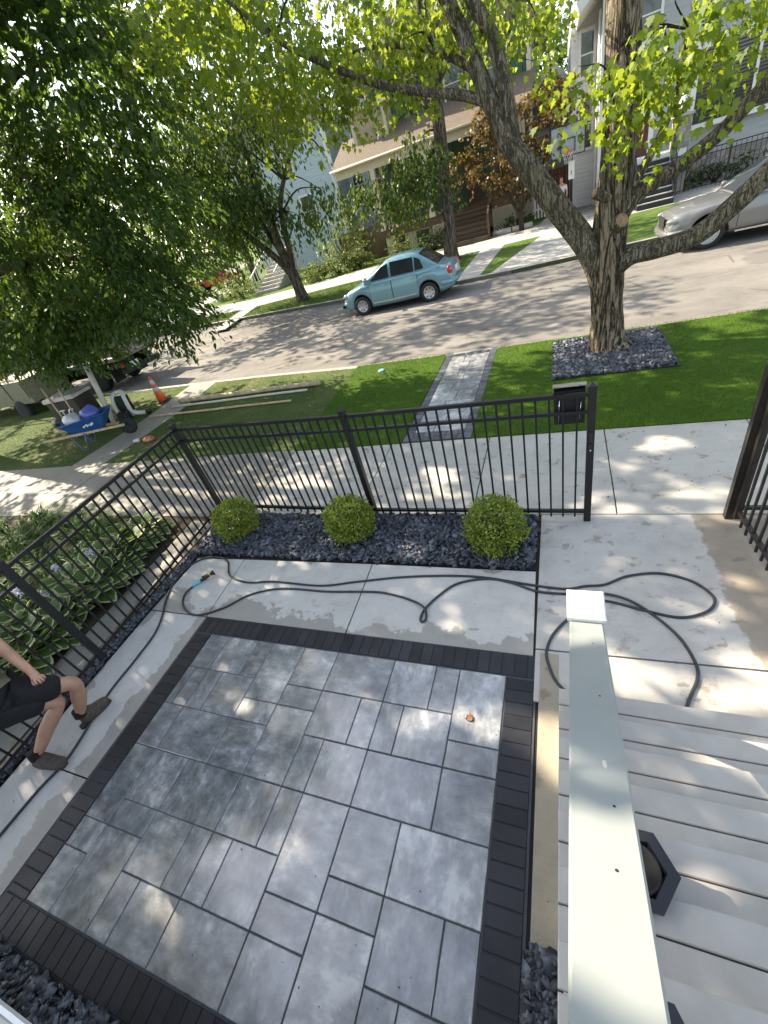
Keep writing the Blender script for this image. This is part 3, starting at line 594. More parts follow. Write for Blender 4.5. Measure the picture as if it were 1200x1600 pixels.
# stone beds
GB = [(-4.27, 2.86), (-.21, 2.87), (-.21, 3.64), (-4.50, 3.70), (-4.50, 2.86)]
flat('stone_bed', [GB, [(-4.50, -2.0), (-4.36, -2.0), (-4.385, 2.9), (-4.56, 2.9)], [(-3.52, -1.6), (-.16, -1.6), (-.16, -.535), (-3.52, -.535)], [(-.16, -.5), (-.005, -.5), (-.005, .335), (-.16, .335)], TB], .001, M['rockbed'], .02)
chips('slate_chippings', area_sampler([(-4.42, 2.88), (-.235, 2.885), (-.235, 3.62), (-4.5, 3.66)]), 9000, .060, .012, M['rock'], zj=.04)
chips('slate_chippings', area_sampler([(-4.46, -1.6), (-4.375, -1.6), (-4.39, 2.9), (-4.50, 2.9)]), 2200, .045, .008, M['rock'], zj=.02)
chips('slate_chippings', area_sampler([(-3.5, -1.2), (-.18, -1.2), (-.18, -.55), (-3.5, -.55)]), 7000, .050, .010, M['rock'], zj=.03)
chips('slate_chippings', area_sampler([(-.15, -.5), (-.015, -.5), (-.015, .325), (-.15, .325)]), 900, .052, .012, M['rock'], zj=.03)
chips('slate_chippings', area_sampler([(-.07, 7.16), (1.59, 7.16), (1.59, 8.83), (-.07, 8.83)]), 6500, .070, .016, M['rock'], zj=.035)
mb = MB(); mb.box((-.125, 7.105, 0), (1.645, 7.128, .03)); mb.box((-.125, 8.862, 0), (1.645, 8.885, .03)); mb.box((-.125, 7.128, 0), (-.102, 8.862, .03)); mb.box((1.622, 7.128, 0), (1.645, 8.862, .03))
struct('bed_edging', mb, M['blackplastic'])
mb = MB(); mb.box((-4.22, 3.645, -.1), (-.2, 3.683, .012)); struct('bed_kerb', mb, M['oldpave'])
# neighbour's strip of path and planting soil
mb = MB()
for a, b in ((-2.5, -.6), (-.588, 1.4), (1.412, 3.55)): mb.prism([(-5.02, a), (-4.60, a), (-4.62, b), (-5.05, b)], -.1, -.002)
struct('neighbour_path', mb, M['oldpave'])
flat('planting_soil', [[(-5.06, -3), (-5.07, 3.5), (-13, 3.6), (-13, -3)]], .0, M['soil'], .02)

# far side: footway, drive, lawns and the corner
FW = [(40, 22.6), (6, 22.7), (-4, 22.6), (-11.0, 22.4), (-13.3, 22.2), (-16.6, 21.9), (-23, 23.2), (-60, 28)]
FW2 = [(-60, 32), (-24, 26.6), (-18.0, 25.0), (-14.5, 25.3), (-9, 26.4), (0, 26.3), (6, 26.5), (40, 26.5)]
flat('far_pavement', [FW + FW2], .006, M['farpave'], .03)
flat('far_drive', [[(-2.2, 17.0), (1.9, 17.0), (1.55, 22.6), (-.7, 22.6)], [(-.95, 26.3), (1.75, 26.3), (1.9, 33), (.3, 33)], [(-3.45, 17.0), (-2.6, 17.0), (-2.25, 22.6), (-3.3, 22.6)]], .010, M['farpave'], .03)
mb = MB()
for i in range(14):
    for j in range(7):
        mb.bbox((.05 + j * .26 + (i % 2) * .0, 26.6 + i * .48, 0), (.05 + j * .26 + .25, 26.6 + i * .48 + .465, .014), .004)
struct('paver_drive', mb, M['greypaver'])
flat('corner_path', [[(-15.5, 17.6), (-14.6, 17.5), (-15.6, 21.9), (-16.6, 21.9)], [(-25.3, 26.3), (-23.2, 26.0), (-27.5, 38), (-29.5, 38)]], .008, M['farpave'], .03)
flat('corner_road', [[(-31, 23.0), (-37, 23.8), (-52, 70), (-44, 70)]], .004, M['street'], .03)
s_ = area_sampler([(-24, 21.0), (-17.3, 20.1), (-11.9, 19.2), (-8.7, 18.6), (-3.6, 17.2), (-3.6, 22.5), (-11, 22.3), (-16, 21.8), (-22.8, 23.0)], [[(-15.6, 17.5), (-14.5, 17.4), (-15.5, 22), (-16.7, 22)]])
blades('far_lawn_grass', s_, 30000, .07, .009, -.004, M['grassblade'], .6)

# ------------------------------------------------------------------ steps and white rail of this house
st = thing('porch_steps', 'pale grey boarded porch steps beside the white sloping rail', 'steps', (.8, .9, 0))
RUN = .2300; RISE = .150
for k in range(1, 8):
    yk = 1.645 - RUN * (k - 1); z = RISE * k; mb = MB()
    mb.bbox((-.012, yk - .112, z - .032), (2.5, yk, z), .004); mb.bbox((-.012, yk - .252, z - .032), (2.5, yk - .118, z), .004); obj('tread', mb, M['tread'], st)
    mb = MB(); mb.box((.004, yk - .045, z - RISE + .001), (2.49, yk - .025, z - .033)); obj('riser', mb, M['white'], st)
mb = MB(); mb.prism([(1.53, .0), (.10, .0), (.10, .92)], .006, .03, 0, Matrix(((0, 0, 1, 0), (1, 0, 0, 0), (0, 1, 0, 0), (0, 0, 0, 1)))); obj('stringer', mb, M['white'], st)
pr = thing('porch', 'pale porch deck edge with white fascia at the very bottom corner of the photo', 'porch', (-1.0, -1.5, 0))
mb = MB()
for i in range(12): mb.bbox((-4.0, -.452 - .14 * (i + 1) + .004, 1.168), (-.02, -.452 - .14 * i, 1.2), .004)
for i in range(15): mb.bbox((-.012, .03 - .14 * (i + 1) + .004, 1.168), (2.5, .03 - .14 * i, 1.2), .004)
obj('deck', mb, M['tread'], pr)
mb = MB(); mb.box((-4.0, -.450, 1.165), (-.024, -.436, 1.203)); mb.box((-4.0, -.86, .02), (-.024, -.84, 1.165)); obj('fascia', mb, M['white'], pr)
sr = thing('stair_rail', 'white painted sloping stair rail with a square capped newel post', 'stair rail', (.12, 1.57, 0))
A_ = Vector((.122, 1.535, 1.085)); B_ = Vector((.078, -.30, 2.115))
mb = MB(); d_ = (B_ - A_); L_ = d_.length; d_.normalize(); sx = Vector((0, 0, 1)).cross(d_).normalized(); uz = d_.cross(sx)
T = Matrix(((sx.x, d_.x, uz.x, A_.x), (sx.y, d_.y, uz.y, A_.y), (sx.z, d_.z, uz.z, A_.z), (0, 0, 0, 1)))
w_ = .077; b_ = .006; pr_ = [(-w_, -.034), (w_, -.034), (w_, -b_), (w_ - b_, 0), (-w_ + b_, 0), (-w_, -b_)]
vs = [T @ Vector((x, 0, z)) for x, z in pr_] + [T @ Vector((x, L_, z)) for x, z in pr_]
mb.add(vs, [tuple(range(6)), tuple(reversed(range(6, 12)))] + [(i, 6 + i, 6 + (i + 1) % 6, (i + 1) % 6) for i in range(6)]); hr = obj('handrail', mb, M['railshaded'], sr)
for (s, t) in ((.02, .30), (.025, .72), (.03, 1.22), (.02, 1.40)):
    p = T @ Vector((s, t, .0006)); mb = MB(); mb.add([p + T.to_3x3() @ Vector((math.cos(a) * .0042, math.sin(a) * .0042, 0)) for a in np.linspace(0, 6.28, 9)[:-1]], [tuple(range(8))]); obj('screw', mb, M['rockbed'], hr)
mb = MB(); mb.add([T @ Vector((x, y, .0007)) for x, y in ((.012, 1.06), (.020, 1.055), (.024, 1.075), (.020, 1.092), (.013, 1.085))], [(0, 1, 2, 3, 4)]); obj('paint_chip', mb, M['reflect'], hr)
mb = MB(); mb.bar(A_ + Vector((0.02, 0, -.70)), B_ + Vector((0.02, 0, -.70)), .04, .06); obj('bottom_rail', mb, M['white'], sr)
mb = MB(); mb.box((.085, -.10, 1.2), (.15, -.04, 1.93)); obj('support_post', mb, M['white'], sr)
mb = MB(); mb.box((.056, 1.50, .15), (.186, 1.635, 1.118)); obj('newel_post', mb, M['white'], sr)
mb = MB(); mb.bbox((.032, 1.475, 1.118), (.212, 1.662, 1.152), .008); obj('post_cap', mb, M['white'], sr)  # brighter white than the rail: the cap's sunlight is put into its colour
mb = MB(); mb.box((.150, 1.484, 1.094), (.176, 1.499, 1.117)); obj('orange_tab', mb, M['orange'], sr)
def hexpot(label, c, r, z0, z1):
    t = thing('hexagonal_planter', label, 'planter', (c[0], c[1], z0), 'black planters on the steps'); mb = MB(); q = .72
    mb.lathe([(r * q, z0 + .001), (r * .97, z1 - .02), (r, z1 - .02), (r, z1), (r * .70, z1), (r * .66, z1 - .015), (r * .60, z1 - .06), (.004, z1 - .065)], (c[0], c[1], 0), 6, 0, None, False); obj('pot', mb, M['planter'], t)
    mb = MB(); mb.lathe([(r * .60, z1 - .055), (r * .585, z1 - .012), (r * .52, z1 - .012), (r * .48, z1 - .05), (.003, z1 - .052)], (c[0], c[1], 0), 28); obj('liner', mb, M['rubber'], t)
hexpot('black hexagonal planter standing on a middle step, half hidden by the white rail', (.250, .545), .135, .75, .955)
hexpot('black hexagonal planter nearest the camera, higher up the pale steps', (.205, .085), .125, 1.05, 1.25)

# ------------------------------------------------------------------ black metal fence, gate, mailbox
PK = MB(); PK.box((-.0085, -.0085, .045), (.0085, .0085, 1.375))
def picket_me(h0, h1, s=.0085):
    mb = MB(); mb.box((-s, -s, h0), (s, s, h1)); return mb
def fence(name, label, posts, z_top=1.37, step=.111, group=None, mat=None, post_ids=None, pw=.031):
    mat = mat or M['black']; A = Vector((*posts[0], 0)); t = thing(name, label, 'fence', tuple(A), group); proto = None
    for i, p in enumerate(posts):
        if post_ids and i not in post_ids: continue
        q = MB(); q.box((p[0] - pw, p[1] - pw, 0), (p[0] + pw, p[1] + pw, z_top + .05)); q.lathe([(pw * 1.55, z_top + .05), (pw * 1.55, z_top + .065), (.004, z_top + .095)], (p[0], p[1], 0), 4, 0, None, False, math.pi / 4); obj('post', q, mat, t)
    for a, b in zip(posts, posts[1:]):
        a = Vector((*a, 0)); b = Vector((*b, 0)); d = (b - a).normalized(); L = (b - a).length
        for z, h in ((z_top - .005, .036), (z_top - .165, .030), (.115, .032)):
            q = MB(); q.bar(a + d * pw + Vector((0, 0, z)), b - d * pw + Vector((0, 0, z)), .034, h); obj('rail', q, mat, t)
        m = max(1, int(round(L / step))); ang = math.atan2(d.y, d.x)
        for i in range(1, m):
            p = a + d * (L * i / m)
            if proto is None:
                proto = obj('picket', picket_me(.045, z_top - .02), mat, t); o = proto; o.data.transform(Matrix.Translation(A))
            else: o = proto.copy(); C.objects.link(o); o.parent = t
            o.location = p - A; o.rotation_euler = (0, 0, ang)
    return t
fence('metal_fence', 'black picket fence behind the three boxwood balls', [(-4.62, 3.77), (-2.09, 3.645), (.25, 3.60)])
fence('metal_fence', 'black picket fence along the hosta bed, meeting the street fence at its corner post', [(-4.62, 3.77), (-4.425, 1.31), (-4.235, -1.15)], post_ids=(1, 2))
fence('metal_fence', 'brown-black fence run beyond the open gate, at the right edge of the photo', [(1.41, 3.64), (3.9, 3.60)], mat=M['gateblack'])
# latch on the gate post
lt = thing('gate_latch', 'small steel latch plate on the tall post beside the black mailbox', 'latch', (.25, 3.56, .9)); mb = MB(); mb.box((.236, 3.555, .92), (.264, 3.5655, 1.02)); mb.box((.239, 3.548, .86), (.261, 3.5655, .91)); obj('plate', mb, M['gateblack'], lt)
mb = MB(); mb.lathe([(.008, -.006), (.008, .006)], (0, 0, 0), 10, 0, Matrix.Translation((.25, 3.55, .845)) @ Matrix.Rotation(R(90), 4, 'X')); obj('keyhole', mb, M['steel'], lt)
gt = thing('open_gate', 'open black picket gate swung inward on the concrete walk', 'gate', (1.44, 3.56, 0))
ga = Vector((1.445, 3.565, 0)); gb = Vector((1.53, 2.45, 0)); gd = (gb - ga).normalized(); gm = M['gateblack']
for p, nm in ((ga, 'stile'), (gb, 'stile')):
    q = MB(); q.box((p.x - .022, p.y - .022, .06), (p.x + .022, p.y + .022, 1.39)); obj(nm, q, gm, gt)
for z in (1.37, 1.20, .14): q = MB(); q.bar(ga + gd * .022 + Vector((0, 0, z)), gb - gd * .022 + Vector((0, 0, z)), .03, .034); obj('rail', q, gm, gt)
for i in range(1, 11):
    p = ga.lerp(gb, i / 11); q = MB(); q.box((p.x - .009, p.y - .009, .035), (p.x + .009, p.y + .009, 1.352)); obj('picket', q, gm, gt)
for z in (.25, 1.15): q = MB(); q.lathe([(.014, z - .05), (.014, z + .05)], (1.438, 3.612, 0), 8); obj('hinge', q, gm, gt)
ml = thing('mailbox', 'black wall mailbox hung on the street side of the fence by the gate post', 'mailbox', (.08, 3.66, 1.1))
mb = MB(); mb.box((-.045, 3.628, 1.085), (.20, 3.75, 1.395)); obj('case', mb, M['mail'], ml)
mb = MB(); mb.add([(-.055, 3.625, 1.43), (.21, 3.625, 1.43), (.21, 3.78, 1.385), (-.055, 3.78, 1.385), (-.055, 3.625, 1.442), (.21, 3.625, 1.442), (.21, 3.78, 1.397), (-.055, 3.78, 1.397)], [(3, 2, 1, 0), (4, 5, 6, 7), (0, 1, 5, 4), (1, 2, 6, 5), (2, 3, 7, 6), (3, 0, 4, 7)]); obj('lid', mb, M['steel'], ml)
mb = MB(); mb.box((.13, 3.622, 1.352), (.185, 3.6275, 1.372)); obj('label_plate', mb, M['mark'], ml)
for x, z0, z1 in ((-.005, 1.11, 1.34), (.162, 1.13, 1.29)):
    mb = MB(); mb.tube([(x + .006, 3.620, z1), (x, 3.619, (z0 + z1) / 2), (x - .003, 3.620, z0)], .0042, 6); obj('hanger', mb, M['chrome'], ml)

# ------------------------------------------------------------------ boxwood balls
def boxwood(label, c, r):
    t = thing('boxwood', label, 'shrub', c, 'boxwood balls in the slate bed'); z = c[2] + r * .92
    mb = MB(); mb.tube([(c[0], c[1], 0), (c[0] + .01, c[1], .12)], .018, 7)
    for i in range(9):
        a = i * .7; mb.tube([(c[0], c[1], .08), (c[0] + math.cos(a) * r * .4, c[1] + math.sin(a) * r * .4, z + .05 * math.sin(i * 2.1)), (c[0] + math.cos(a) * r * .7, c[1] + math.sin(a) * r * .7, z + .1 * math.sin(i * 1.3))], [.009, .006, .003], 5)
    obj('stem', mb, M['twig'], t); n = 5200
    d = rand_dir(n); bumpy = 1 + .09 * np.sin(d[:, 0] * 7 + c[0] * 3) * np.sin(d[:, 1] * 8 + c[0]) + .07 * np.sin(d[:, 2] * 9 + d[:, 0] * 6 + c[0] * 5) + .06 * c[0] % .07 * d[:, 0]
    stray = rng.random(n) < .03; bumpy = np.where(stray, bumpy * (1.0 + .16 * rng.random(n)), bumpy)
    rad = r * (.62 + .42 * rng.random(n) ** .55) * bumpy; P = np.array([c[0], c[1], z]) + d * rad[:, None] * [1 + .05 * math.sin(c[0] * 3), 1 - .04 * math.sin(c[0] * 2), .96 + .05 * math.cos(c[0] * 4)]
    D = d + rng.normal(size=(n, 3)) * .6 + [0, 0, .3]; N_ = d + rng.normal(size=(n, 3)) * .6
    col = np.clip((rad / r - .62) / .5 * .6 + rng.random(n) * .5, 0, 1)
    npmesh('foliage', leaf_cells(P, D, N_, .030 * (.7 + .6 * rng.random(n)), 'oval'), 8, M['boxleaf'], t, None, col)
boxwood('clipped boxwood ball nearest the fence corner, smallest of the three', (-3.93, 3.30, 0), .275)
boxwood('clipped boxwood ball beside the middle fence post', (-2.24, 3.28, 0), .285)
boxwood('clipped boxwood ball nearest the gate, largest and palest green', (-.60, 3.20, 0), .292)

# ------------------------------------------------------------------ hostas and daylilies by the fence
def hosta(c, r, seed):
    rr = np.random.default_rng(seed); t = thing('hosta', 'variegated hosta with cream leaf edges in the bed beside the fence', 'plant', c, 'hostas along the neighbour path')
    n = 34; az = rr.random(n) * 6.283; ring = rr.random(n); V = np.zeros((n, 16, 3)); prof = [(0, .0), (.20, .16), (.30, .40), (.26, .66), (.12, .88), (0, 1), (-.12, .88), (-.26, .66), (-.30, .40), (-.20, .16)]
    inner = [(.258, .38), (.232, .65), (0, .92), (-.232, .65), (-.258, .38), (0, .06)]
    for i in range(n):
        a = az[i]; L = r * (.62 + .3 * rr.random()); e = .95 - .95 * ring[i]; out = np.array([math.cos(a), math.sin(a), 0]); side = np.array([-math.sin(a), math.cos(a), 0]); p0 = np.array(c) + out * r * (.12 + .38 * ring[i]) + [0, 0, r * (.36 + .34 * (1 - ring[i]))]
        d = out * math.cos(e) + np.array([0, 0, math.sin(e)]); u = np.cross(side, d) * -1
        for k, (x, y) in enumerate(prof + inner): V[i, k] = p0 + side * x * L * 1.15 + d * y * L + np.array([0, 0, -1]) * (y ** 2) * L * (.30 + .28 * ring[i]) + u * abs(x) * L * -.22 + ([0, 0, .0015] if k >= 10 else [0, 0, 0])
    rim = [(0, 1, 10, 15), (1, 2, 10), (2, 3, 11, 10), (3, 4, 12, 11), (4, 5, 12), (5, 6, 12), (6, 7, 13, 12), (7, 8, 14, 13), (8, 9, 14), (9, 0, 15, 14)]
    npmesh('foliage', V, 16, None, t, None, None, [(10, 11, 12, 13, 14, 15)] + rim, [M['hosta_in'], M['hosta_rim']], [0] + [1] * len(rim)); return t
hs = []; protoh = [hosta((-5.35, -.4, 0), .34, 1), hosta((-5.28, .55, 0), .38, 2), hosta((-5.36, 1.05, 0), .36, 3)]
hn = 0
for (x, y, s) in ((-5.40, 1.55, 1.0), (-5.34, 2.02, 1.05), (-5.42, 2.42, .95), (-5.50, 2.85, 1.0), (-5.58, 3.2, .8), (-5.88, .35, .95), (-5.86, .95, 1.05), (-5.92, 1.5, 1.0), (-5.98, 2.1, .9), (-5.3, .05, .95), (-6.0, 2.7, .75), (-5.62, 1.28, 1.05), (-5.64, 1.82, 1.0), (-5.7, 2.28, 1.0), (-5.6, .78, 1.1), (-5.62, .25, 1.1), (-5.82, 3.0, .9), (-5.75, 2.65, .95), (-5.3, 1.35, .9), (-5.3, 2.25, .85), (-5.42, 2.68, .8), (-5.55, -.2, 1.1)):
    o = copy_tree(protoh[hn % 3]); o.location = (x, y, 0); o.scale = (s, s, s); o.rotation_euler = (0, 0, hn * 1.3); hn += 1
for i, (x, y) in enumerate(((-5.62, 1.0), (-5.55, 1.75), (-5.60, 2.5), (-5.75, .5), (-5.45, .2), (-5.98, 1.2), (-5.72, 2.15), (-5.85, 1.75), (-5.5, .75))):
    t = thing('hosta_flower', 'pale lilac hosta flower stalk rising between the leaves', 'flower', (x, y, .2), 'hosta flower stalks'); h = rnd.uniform(.40, .55); tx, ty = x + rnd.uniform(-.1, .1), y + rnd.uniform(-.08, .08)
    mb = MB(); mb.tube([(x, y, .1), ((x + tx) / 2, (y + ty) / 2, h * .7), (tx, ty, h)], [.005, .004, .003], 5); obj('stalk', mb, M['lily'], t)
    n = 26; P = np.array([tx, ty, h]) + rng.normal(size=(n, 3)) * [.024, .024, .024]; npmesh('flower', leaf_cells(P, rng.normal(size=(n, 3)) + [0, 0, -.5], rand_dir(n), .06 * (.6 + .6 * rng.random(n)), 'oval'), 8, M['petal'], t)
def daylily(c, h, seed, n=70):
    rr = np.random.default_rng(seed); t = thing('daylily', 'arching strap-leaved daylily clump behind the hostas', 'plant', c, 'daylilies behind the hostas'); K = 6; V = np.zeros((n, K * 2, 3))
    for i in range(n):
        a = rr.random() * 6.283; L = h * (.7 + .6 * rr.random()); out = np.array([math.cos(a), math.sin(a), 0]); side = np.array([-math.sin(a), math.cos(a), 0]); sp = .35 + .75 * rr.random(); p0 = np.array(c) + out * rr.random() * .09
        for k in range(K):
            s = k / (K - 1); p = p0 + out * L * sp * s ** 1.3 * .95 + np.array([0, 0, 1]) * L * (1.15 * s - (.55 + .5 * sp) * s * s); w = .013 * (1 - s * .92) * (1.1 if k else .8); V[i, k] = p - side * w; V[i, 2 * K - 1 - k] = p + side * w
    npmesh('foliage', V, K * 2, M['lily'], t, None, None, [(k, k + 1, 2 * K - 2 - k, 2 * K - 1 - k) for k in range(K - 1)]); return t
protod = [daylily((-6.35, .6, 0), .62, 11), daylily((-6.45, 1.15, 0), .60, 12), daylily((-6.4, 1.7, 0), .55, 13)]; dn = 0
for i in range(120):
    x = -6.2 - rnd.random() * 3.9; y = -.6 + rnd.random() * 4.15
    if i < 9: x = -6.15 - rnd.random() * .3; y = .2 + i * .37
    o = copy_tree(protod[dn % 3]); s = rnd.uniform(.75, 1.1); o.location = (x, y, 0); o.scale = (s, s, s * rnd.uniform(.85, 1.1)); o.rotation_euler = (0, 0, rnd.random() * 6.28); dn += 1

# ------------------------------------------------------------------ hose, nozzle, small things on the ground
hz = .013
def hose_tube(pts, name, parent, z0=hz):
    p = [(x, y, z0 + (zz[0] if zz else 0)) for x, y, *zz in pts]; mb = MB(); mb.tube(spline(p, 8), .0110, 10); return obj(name, mb, M['hose'], parent)
h1 = thing('garden_hose', 'black hose running along the side strip past the worker and across to the steps', 'hose', (-3.9, .4, 0))
hose_tube([(-3.93, -.9), (-3.95, -.45), (-3.93, -.14), (-3.91, .17), (-3.87, .46), (-3.99, .98), (-4.0, 1.37), (-4.05, 1.75), (-4.33, 2.25), (-4.36, 2.62), (-4.20, 2.80), (-3.98, 2.82, .01), (-3.80, 2.76), (-3.62, 2.55), (-3.31, 2.46), (-2.94, 2.50), (-2.35, 2.49), (-1.94, 2.58), (-1.40, 2.69), (-.77, 2.74), (-.19, 2.67), (.05, 2.655), (.20, 2.70), (.35, 2.73), (.53, 2.84), (.77, 2.89), (.98, 2.82), (1.09, 2.68), (1.07, 2.57), (.98, 2.49), (.83, 2.44), (.62, 2.48), (.36, 2.55), (.22, 2.50, .02), (.07, 2.35), (-.05, 2.18), (-.10, 2.01), (-.08, 1.89), (-.03, 1.77), (.06, 1.68)], 'tube', h1)
h2 = thing('garden_hose', 'black hose with the nozzle, kinked in a small loop before it passes the white post', 'hose', (-4.0, 2.3, 0))
hose_tube([(.72, 1.66), (.79, 1.81), (.85, 1.94), (.86, 2.06), (.80, 2.26), (.66, 2.45), (.52, 2.55, .022), (.37, 2.615, .01), (.20, 2.62), (.07, 2.60), (-.18, 2.605), (-.42, 2.69), (-.64, 2.72), (-.90, 2.64), (-1.05, 2.48), (-1.145, 2.30, .01), (-1.165, 2.20), (-1.14, 2.165), (-1.115, 2.21), (-1.15, 2.30, .03), (-1.32, 2.40), (-1.61, 2.46), (-1.88, 2.45), (-2.24, 2.42), (-2.80, 2.41), (-3.15, 2.29), (-3.37, 2.09), (-3.63, 1.96), (-3.83, 1.99), (-3.98, 2.09), (-4.055, 2.22), (-4.03, 2.33)], 'tube', h2)
a_ = Vector((-4.03, 2.33, .02)); b_ = Vector((-3.97, 2.42, .024)); c_ = Vector((-3.86, 2.53, .045))
mb = MB(); mb.tube([a_, b_], [.018, .02], 10); obj('connector', mb, M['cyan'], h2)
mb = MB(); mb.tube([b_, b_.lerp(c_, .35), b_.lerp(c_, .7), c_], [.016, .022, .02, .017], 10); mb.bar(b_.lerp(c_, .25) + Vector((-.028, .018, .01)), b_.lerp(c_, .72) + Vector((-.012, .008, .012)), .016, .016); nz = obj('spray_nozzle', mb, M['blackplastic'], h2)
mb = MB(); mb.tube([c_, c_ + (c_ - b_).normalized() * .022], [.029, .031], 14); obj('dial', mb, M['blackplastic'], nz)
mb = MB(); mb.tube([b_.lerp(c_, .78), b_.lerp(c_, .86)], [.0235, .0235], 12); obj('ring', mb, M['yellow'], nz)
t = thing('fallen_leaf', 'single curled brown leaf on the grey patio slabs', 'leaf', (-.60, 1.40, .005)); n = 1
mb = MB(); sh = [(x * .062, (y - .5) * .062) for x, y in LEAF['maple']]; mb.add([(-.60 + x, 1.40 + y, .007 + .012 * abs(math.sin(i * 1.7))) for i, (x, y) in enumerate(sh)], [tuple(range(12))]); mb.add([(-.60 - .001, 1.355, .007), (-.60 + .002, 1.355, .007), (-.603, 1.32, .012)], [(0, 1, 2)]); obj('blade', mb, M['dryleaf'], t)
t = thing('utility_cap', 'small round blue utility cap set in the turf near the kerb', 'cap', (-3.68, 8.72, 0)); mb = MB(); mb.lathe([(.075, .005), (.075, .035), (.06, .045), (.02, .047), (.002, .047)], (-3.68, 8.72, 0), 18); obj('lid', mb, plain('pale_blue_lid', (.22, .42, .62), .4), t)

# ------------------------------------------------------------------ worker on the side strip (only legs and forearm are in the photo)
w = thing('person', 'worker in khaki shirt, black shorts and brown shoes stepping along the fence', 'person', (-4.0, .5, 0))
hip = (-4.03, .50, .80); kR = (-3.85, .715, .455); aR = (-4.06, .355, .115); kL = (-3.80, .86, .50); aL = (-3.965, .735, .115)
sk = [(*hip, .085), (-4.10, .52, .98, .09), (-4.16, .54, 1.16, .11), (-4.20, .56, 1.32, .125), (-4.20, .58, 1.43, .062), (-4.17, .62, 1.53, .088), (-4.15, .64, 1.64, .098), (-4.16, .63, 1.74, .06),
      (-4.02, .44, .74, .075), (-3.94, .57, .60, .078), (*kR, .066), (-3.955, .54, .31, .066), (*aR, .040), (-3.99, .375, .055, .045), (-3.86, .385, .045, .036),
      (-3.98, .58, .74, .075), (-3.88, .72, .62, .076), (*kL, .062), (-3.885, .80, .30, .062), (*aL, .038), (-3.95, .80, .055, .042), (-3.925, .915, .045, .034),
      (-4.22, .38, 1.33, .075), (-4.30, .30, 1.09, .056), (-4.36, .42, .88, .038),
      (-4.18, .74, 1.31, .075), (-4.19, .82, 1.10, .056), (-4.10, .80, .985, .048), (-3.90, .755, .875, .036), (-3.80, .735, .835, .030)]
ed = [(0, 1), (1, 2), (2, 3), (3, 4), (4, 5), (5, 6), (6, 7), (0, 8), (8, 9), (9, 10), (10, 11), (11, 12), (12, 13), (13, 14), (0, 15), (15, 16), (16, 17), (17, 18), (18, 19), (19, 20), (20, 21), (3, 22), (22, 23), (23, 24), (3, 25), (25, 26), (26, 27), (27, 28), (28, 29)]
# hand closed round the cord: palm and five fingers belong to the same body surface
hx = len(sk); sk += [(-3.762, .722, .822, .030), (-3.735, .690, .820, .0095), (-3.722, .683, .800, .009), (-3.735, .690, .783, .008),
       (-3.722, .708, .818, .0100), (-3.705, .700, .796, .0092), (-3.722, .702, .776, .008), (-3.720, .726, .816, .0100), (-3.702, .720, .793, .0092), (-3.720, .718, .773, .008),
       (-3.726, .745, .816, .009), (-3.710, .742, .795, .0085), (-3.726, .736, .778, .0075), (-3.775, .690, .812, .011), (-3.752, .674, .797, .010), (-3.735, .676, .782, .0085)]
hl = len(sk); sk += [(-4.355, .445, .80, .032)] + [(-4.372 + .012 * k, .43 + .014 * k, .75 - .004 * k, .0095) for k in range(4)] + [(-4.372 + .012 * k, .44 + .014 * k, .705 - .003 * (k % 3), .008) for k in range(4)] + [(-4.34, .405, .79, .011), (-4.325, .40, .755, .009)]
ed += [(24, hl)] + [(hl, hl + 1 + k) for k in range(4)] + [(hl + 1 + k, hl + 5 + k) for k in range(4)] + [(hl, hl + 9), (hl + 9, hl + 10)]
ed += [(29, hx), (hx, hx + 1), (hx + 1, hx + 2), (hx + 2, hx + 3), (hx, hx + 4), (hx + 4, hx + 5), (hx + 5, hx + 6), (hx, hx + 7), (hx + 7, hx + 8), (hx + 8, hx + 9), (hx, hx + 10), (hx + 10, hx + 11), (hx + 11, hx + 12), (hx, hx + 13), (hx + 13, hx + 14), (hx + 14, hx + 15)]
skin('body', sk, ed, M['skin'], w, 2)
skin('shorts', [(-4.06, .51, .93, .172), (*hip, .190), (-4.01, .435, .735, .135), (-3.93, .575, .605, .120), (-3.875, .665, .53, .106), (-3.97, .585, .735, .135), (-3.88, .715, .62, .116), (-3.83, .80, .545, .100)], [(0, 1), (1, 2), (2, 3), (3, 4), (1, 5), (5, 6), (6, 7)], M['shorts'], w, 2, 1)
skin('shirt', [(-4.06, .51, .90, .182), (-4.10, .52, .98, .166), (-4.16, .54, 1.16, .168), (-4.195, .555, 1.31, .135), (-4.20, .57, 1.39, .075), (-4.22, .38, 1.32, .09), (-4.19, .29, 1.16, .078), (-4.18, .74, 1.30, .09), (-4.19, .81, 1.14, .078)], [(0, 1), (1, 2), (2, 3), (3, 4), (3, 5), (5, 6), (3, 7), (7, 8)], M['khaki'], w, 2, 1)
skin('hair', [(-4.17, .625, 1.72, .085), (-4.185, .615, 1.66, .09), (-4.20, .60, 1.58, .06)], [(0, 1), (1, 2)], M['hair'], w, 2)
mb = MB()
for s in (-1, 1): mb.ball((-4.068, .645 + s * .032, 1.645), (.010, .014, .009), 0, 8, 6)
obj('eye', mb, M['mark'], w)
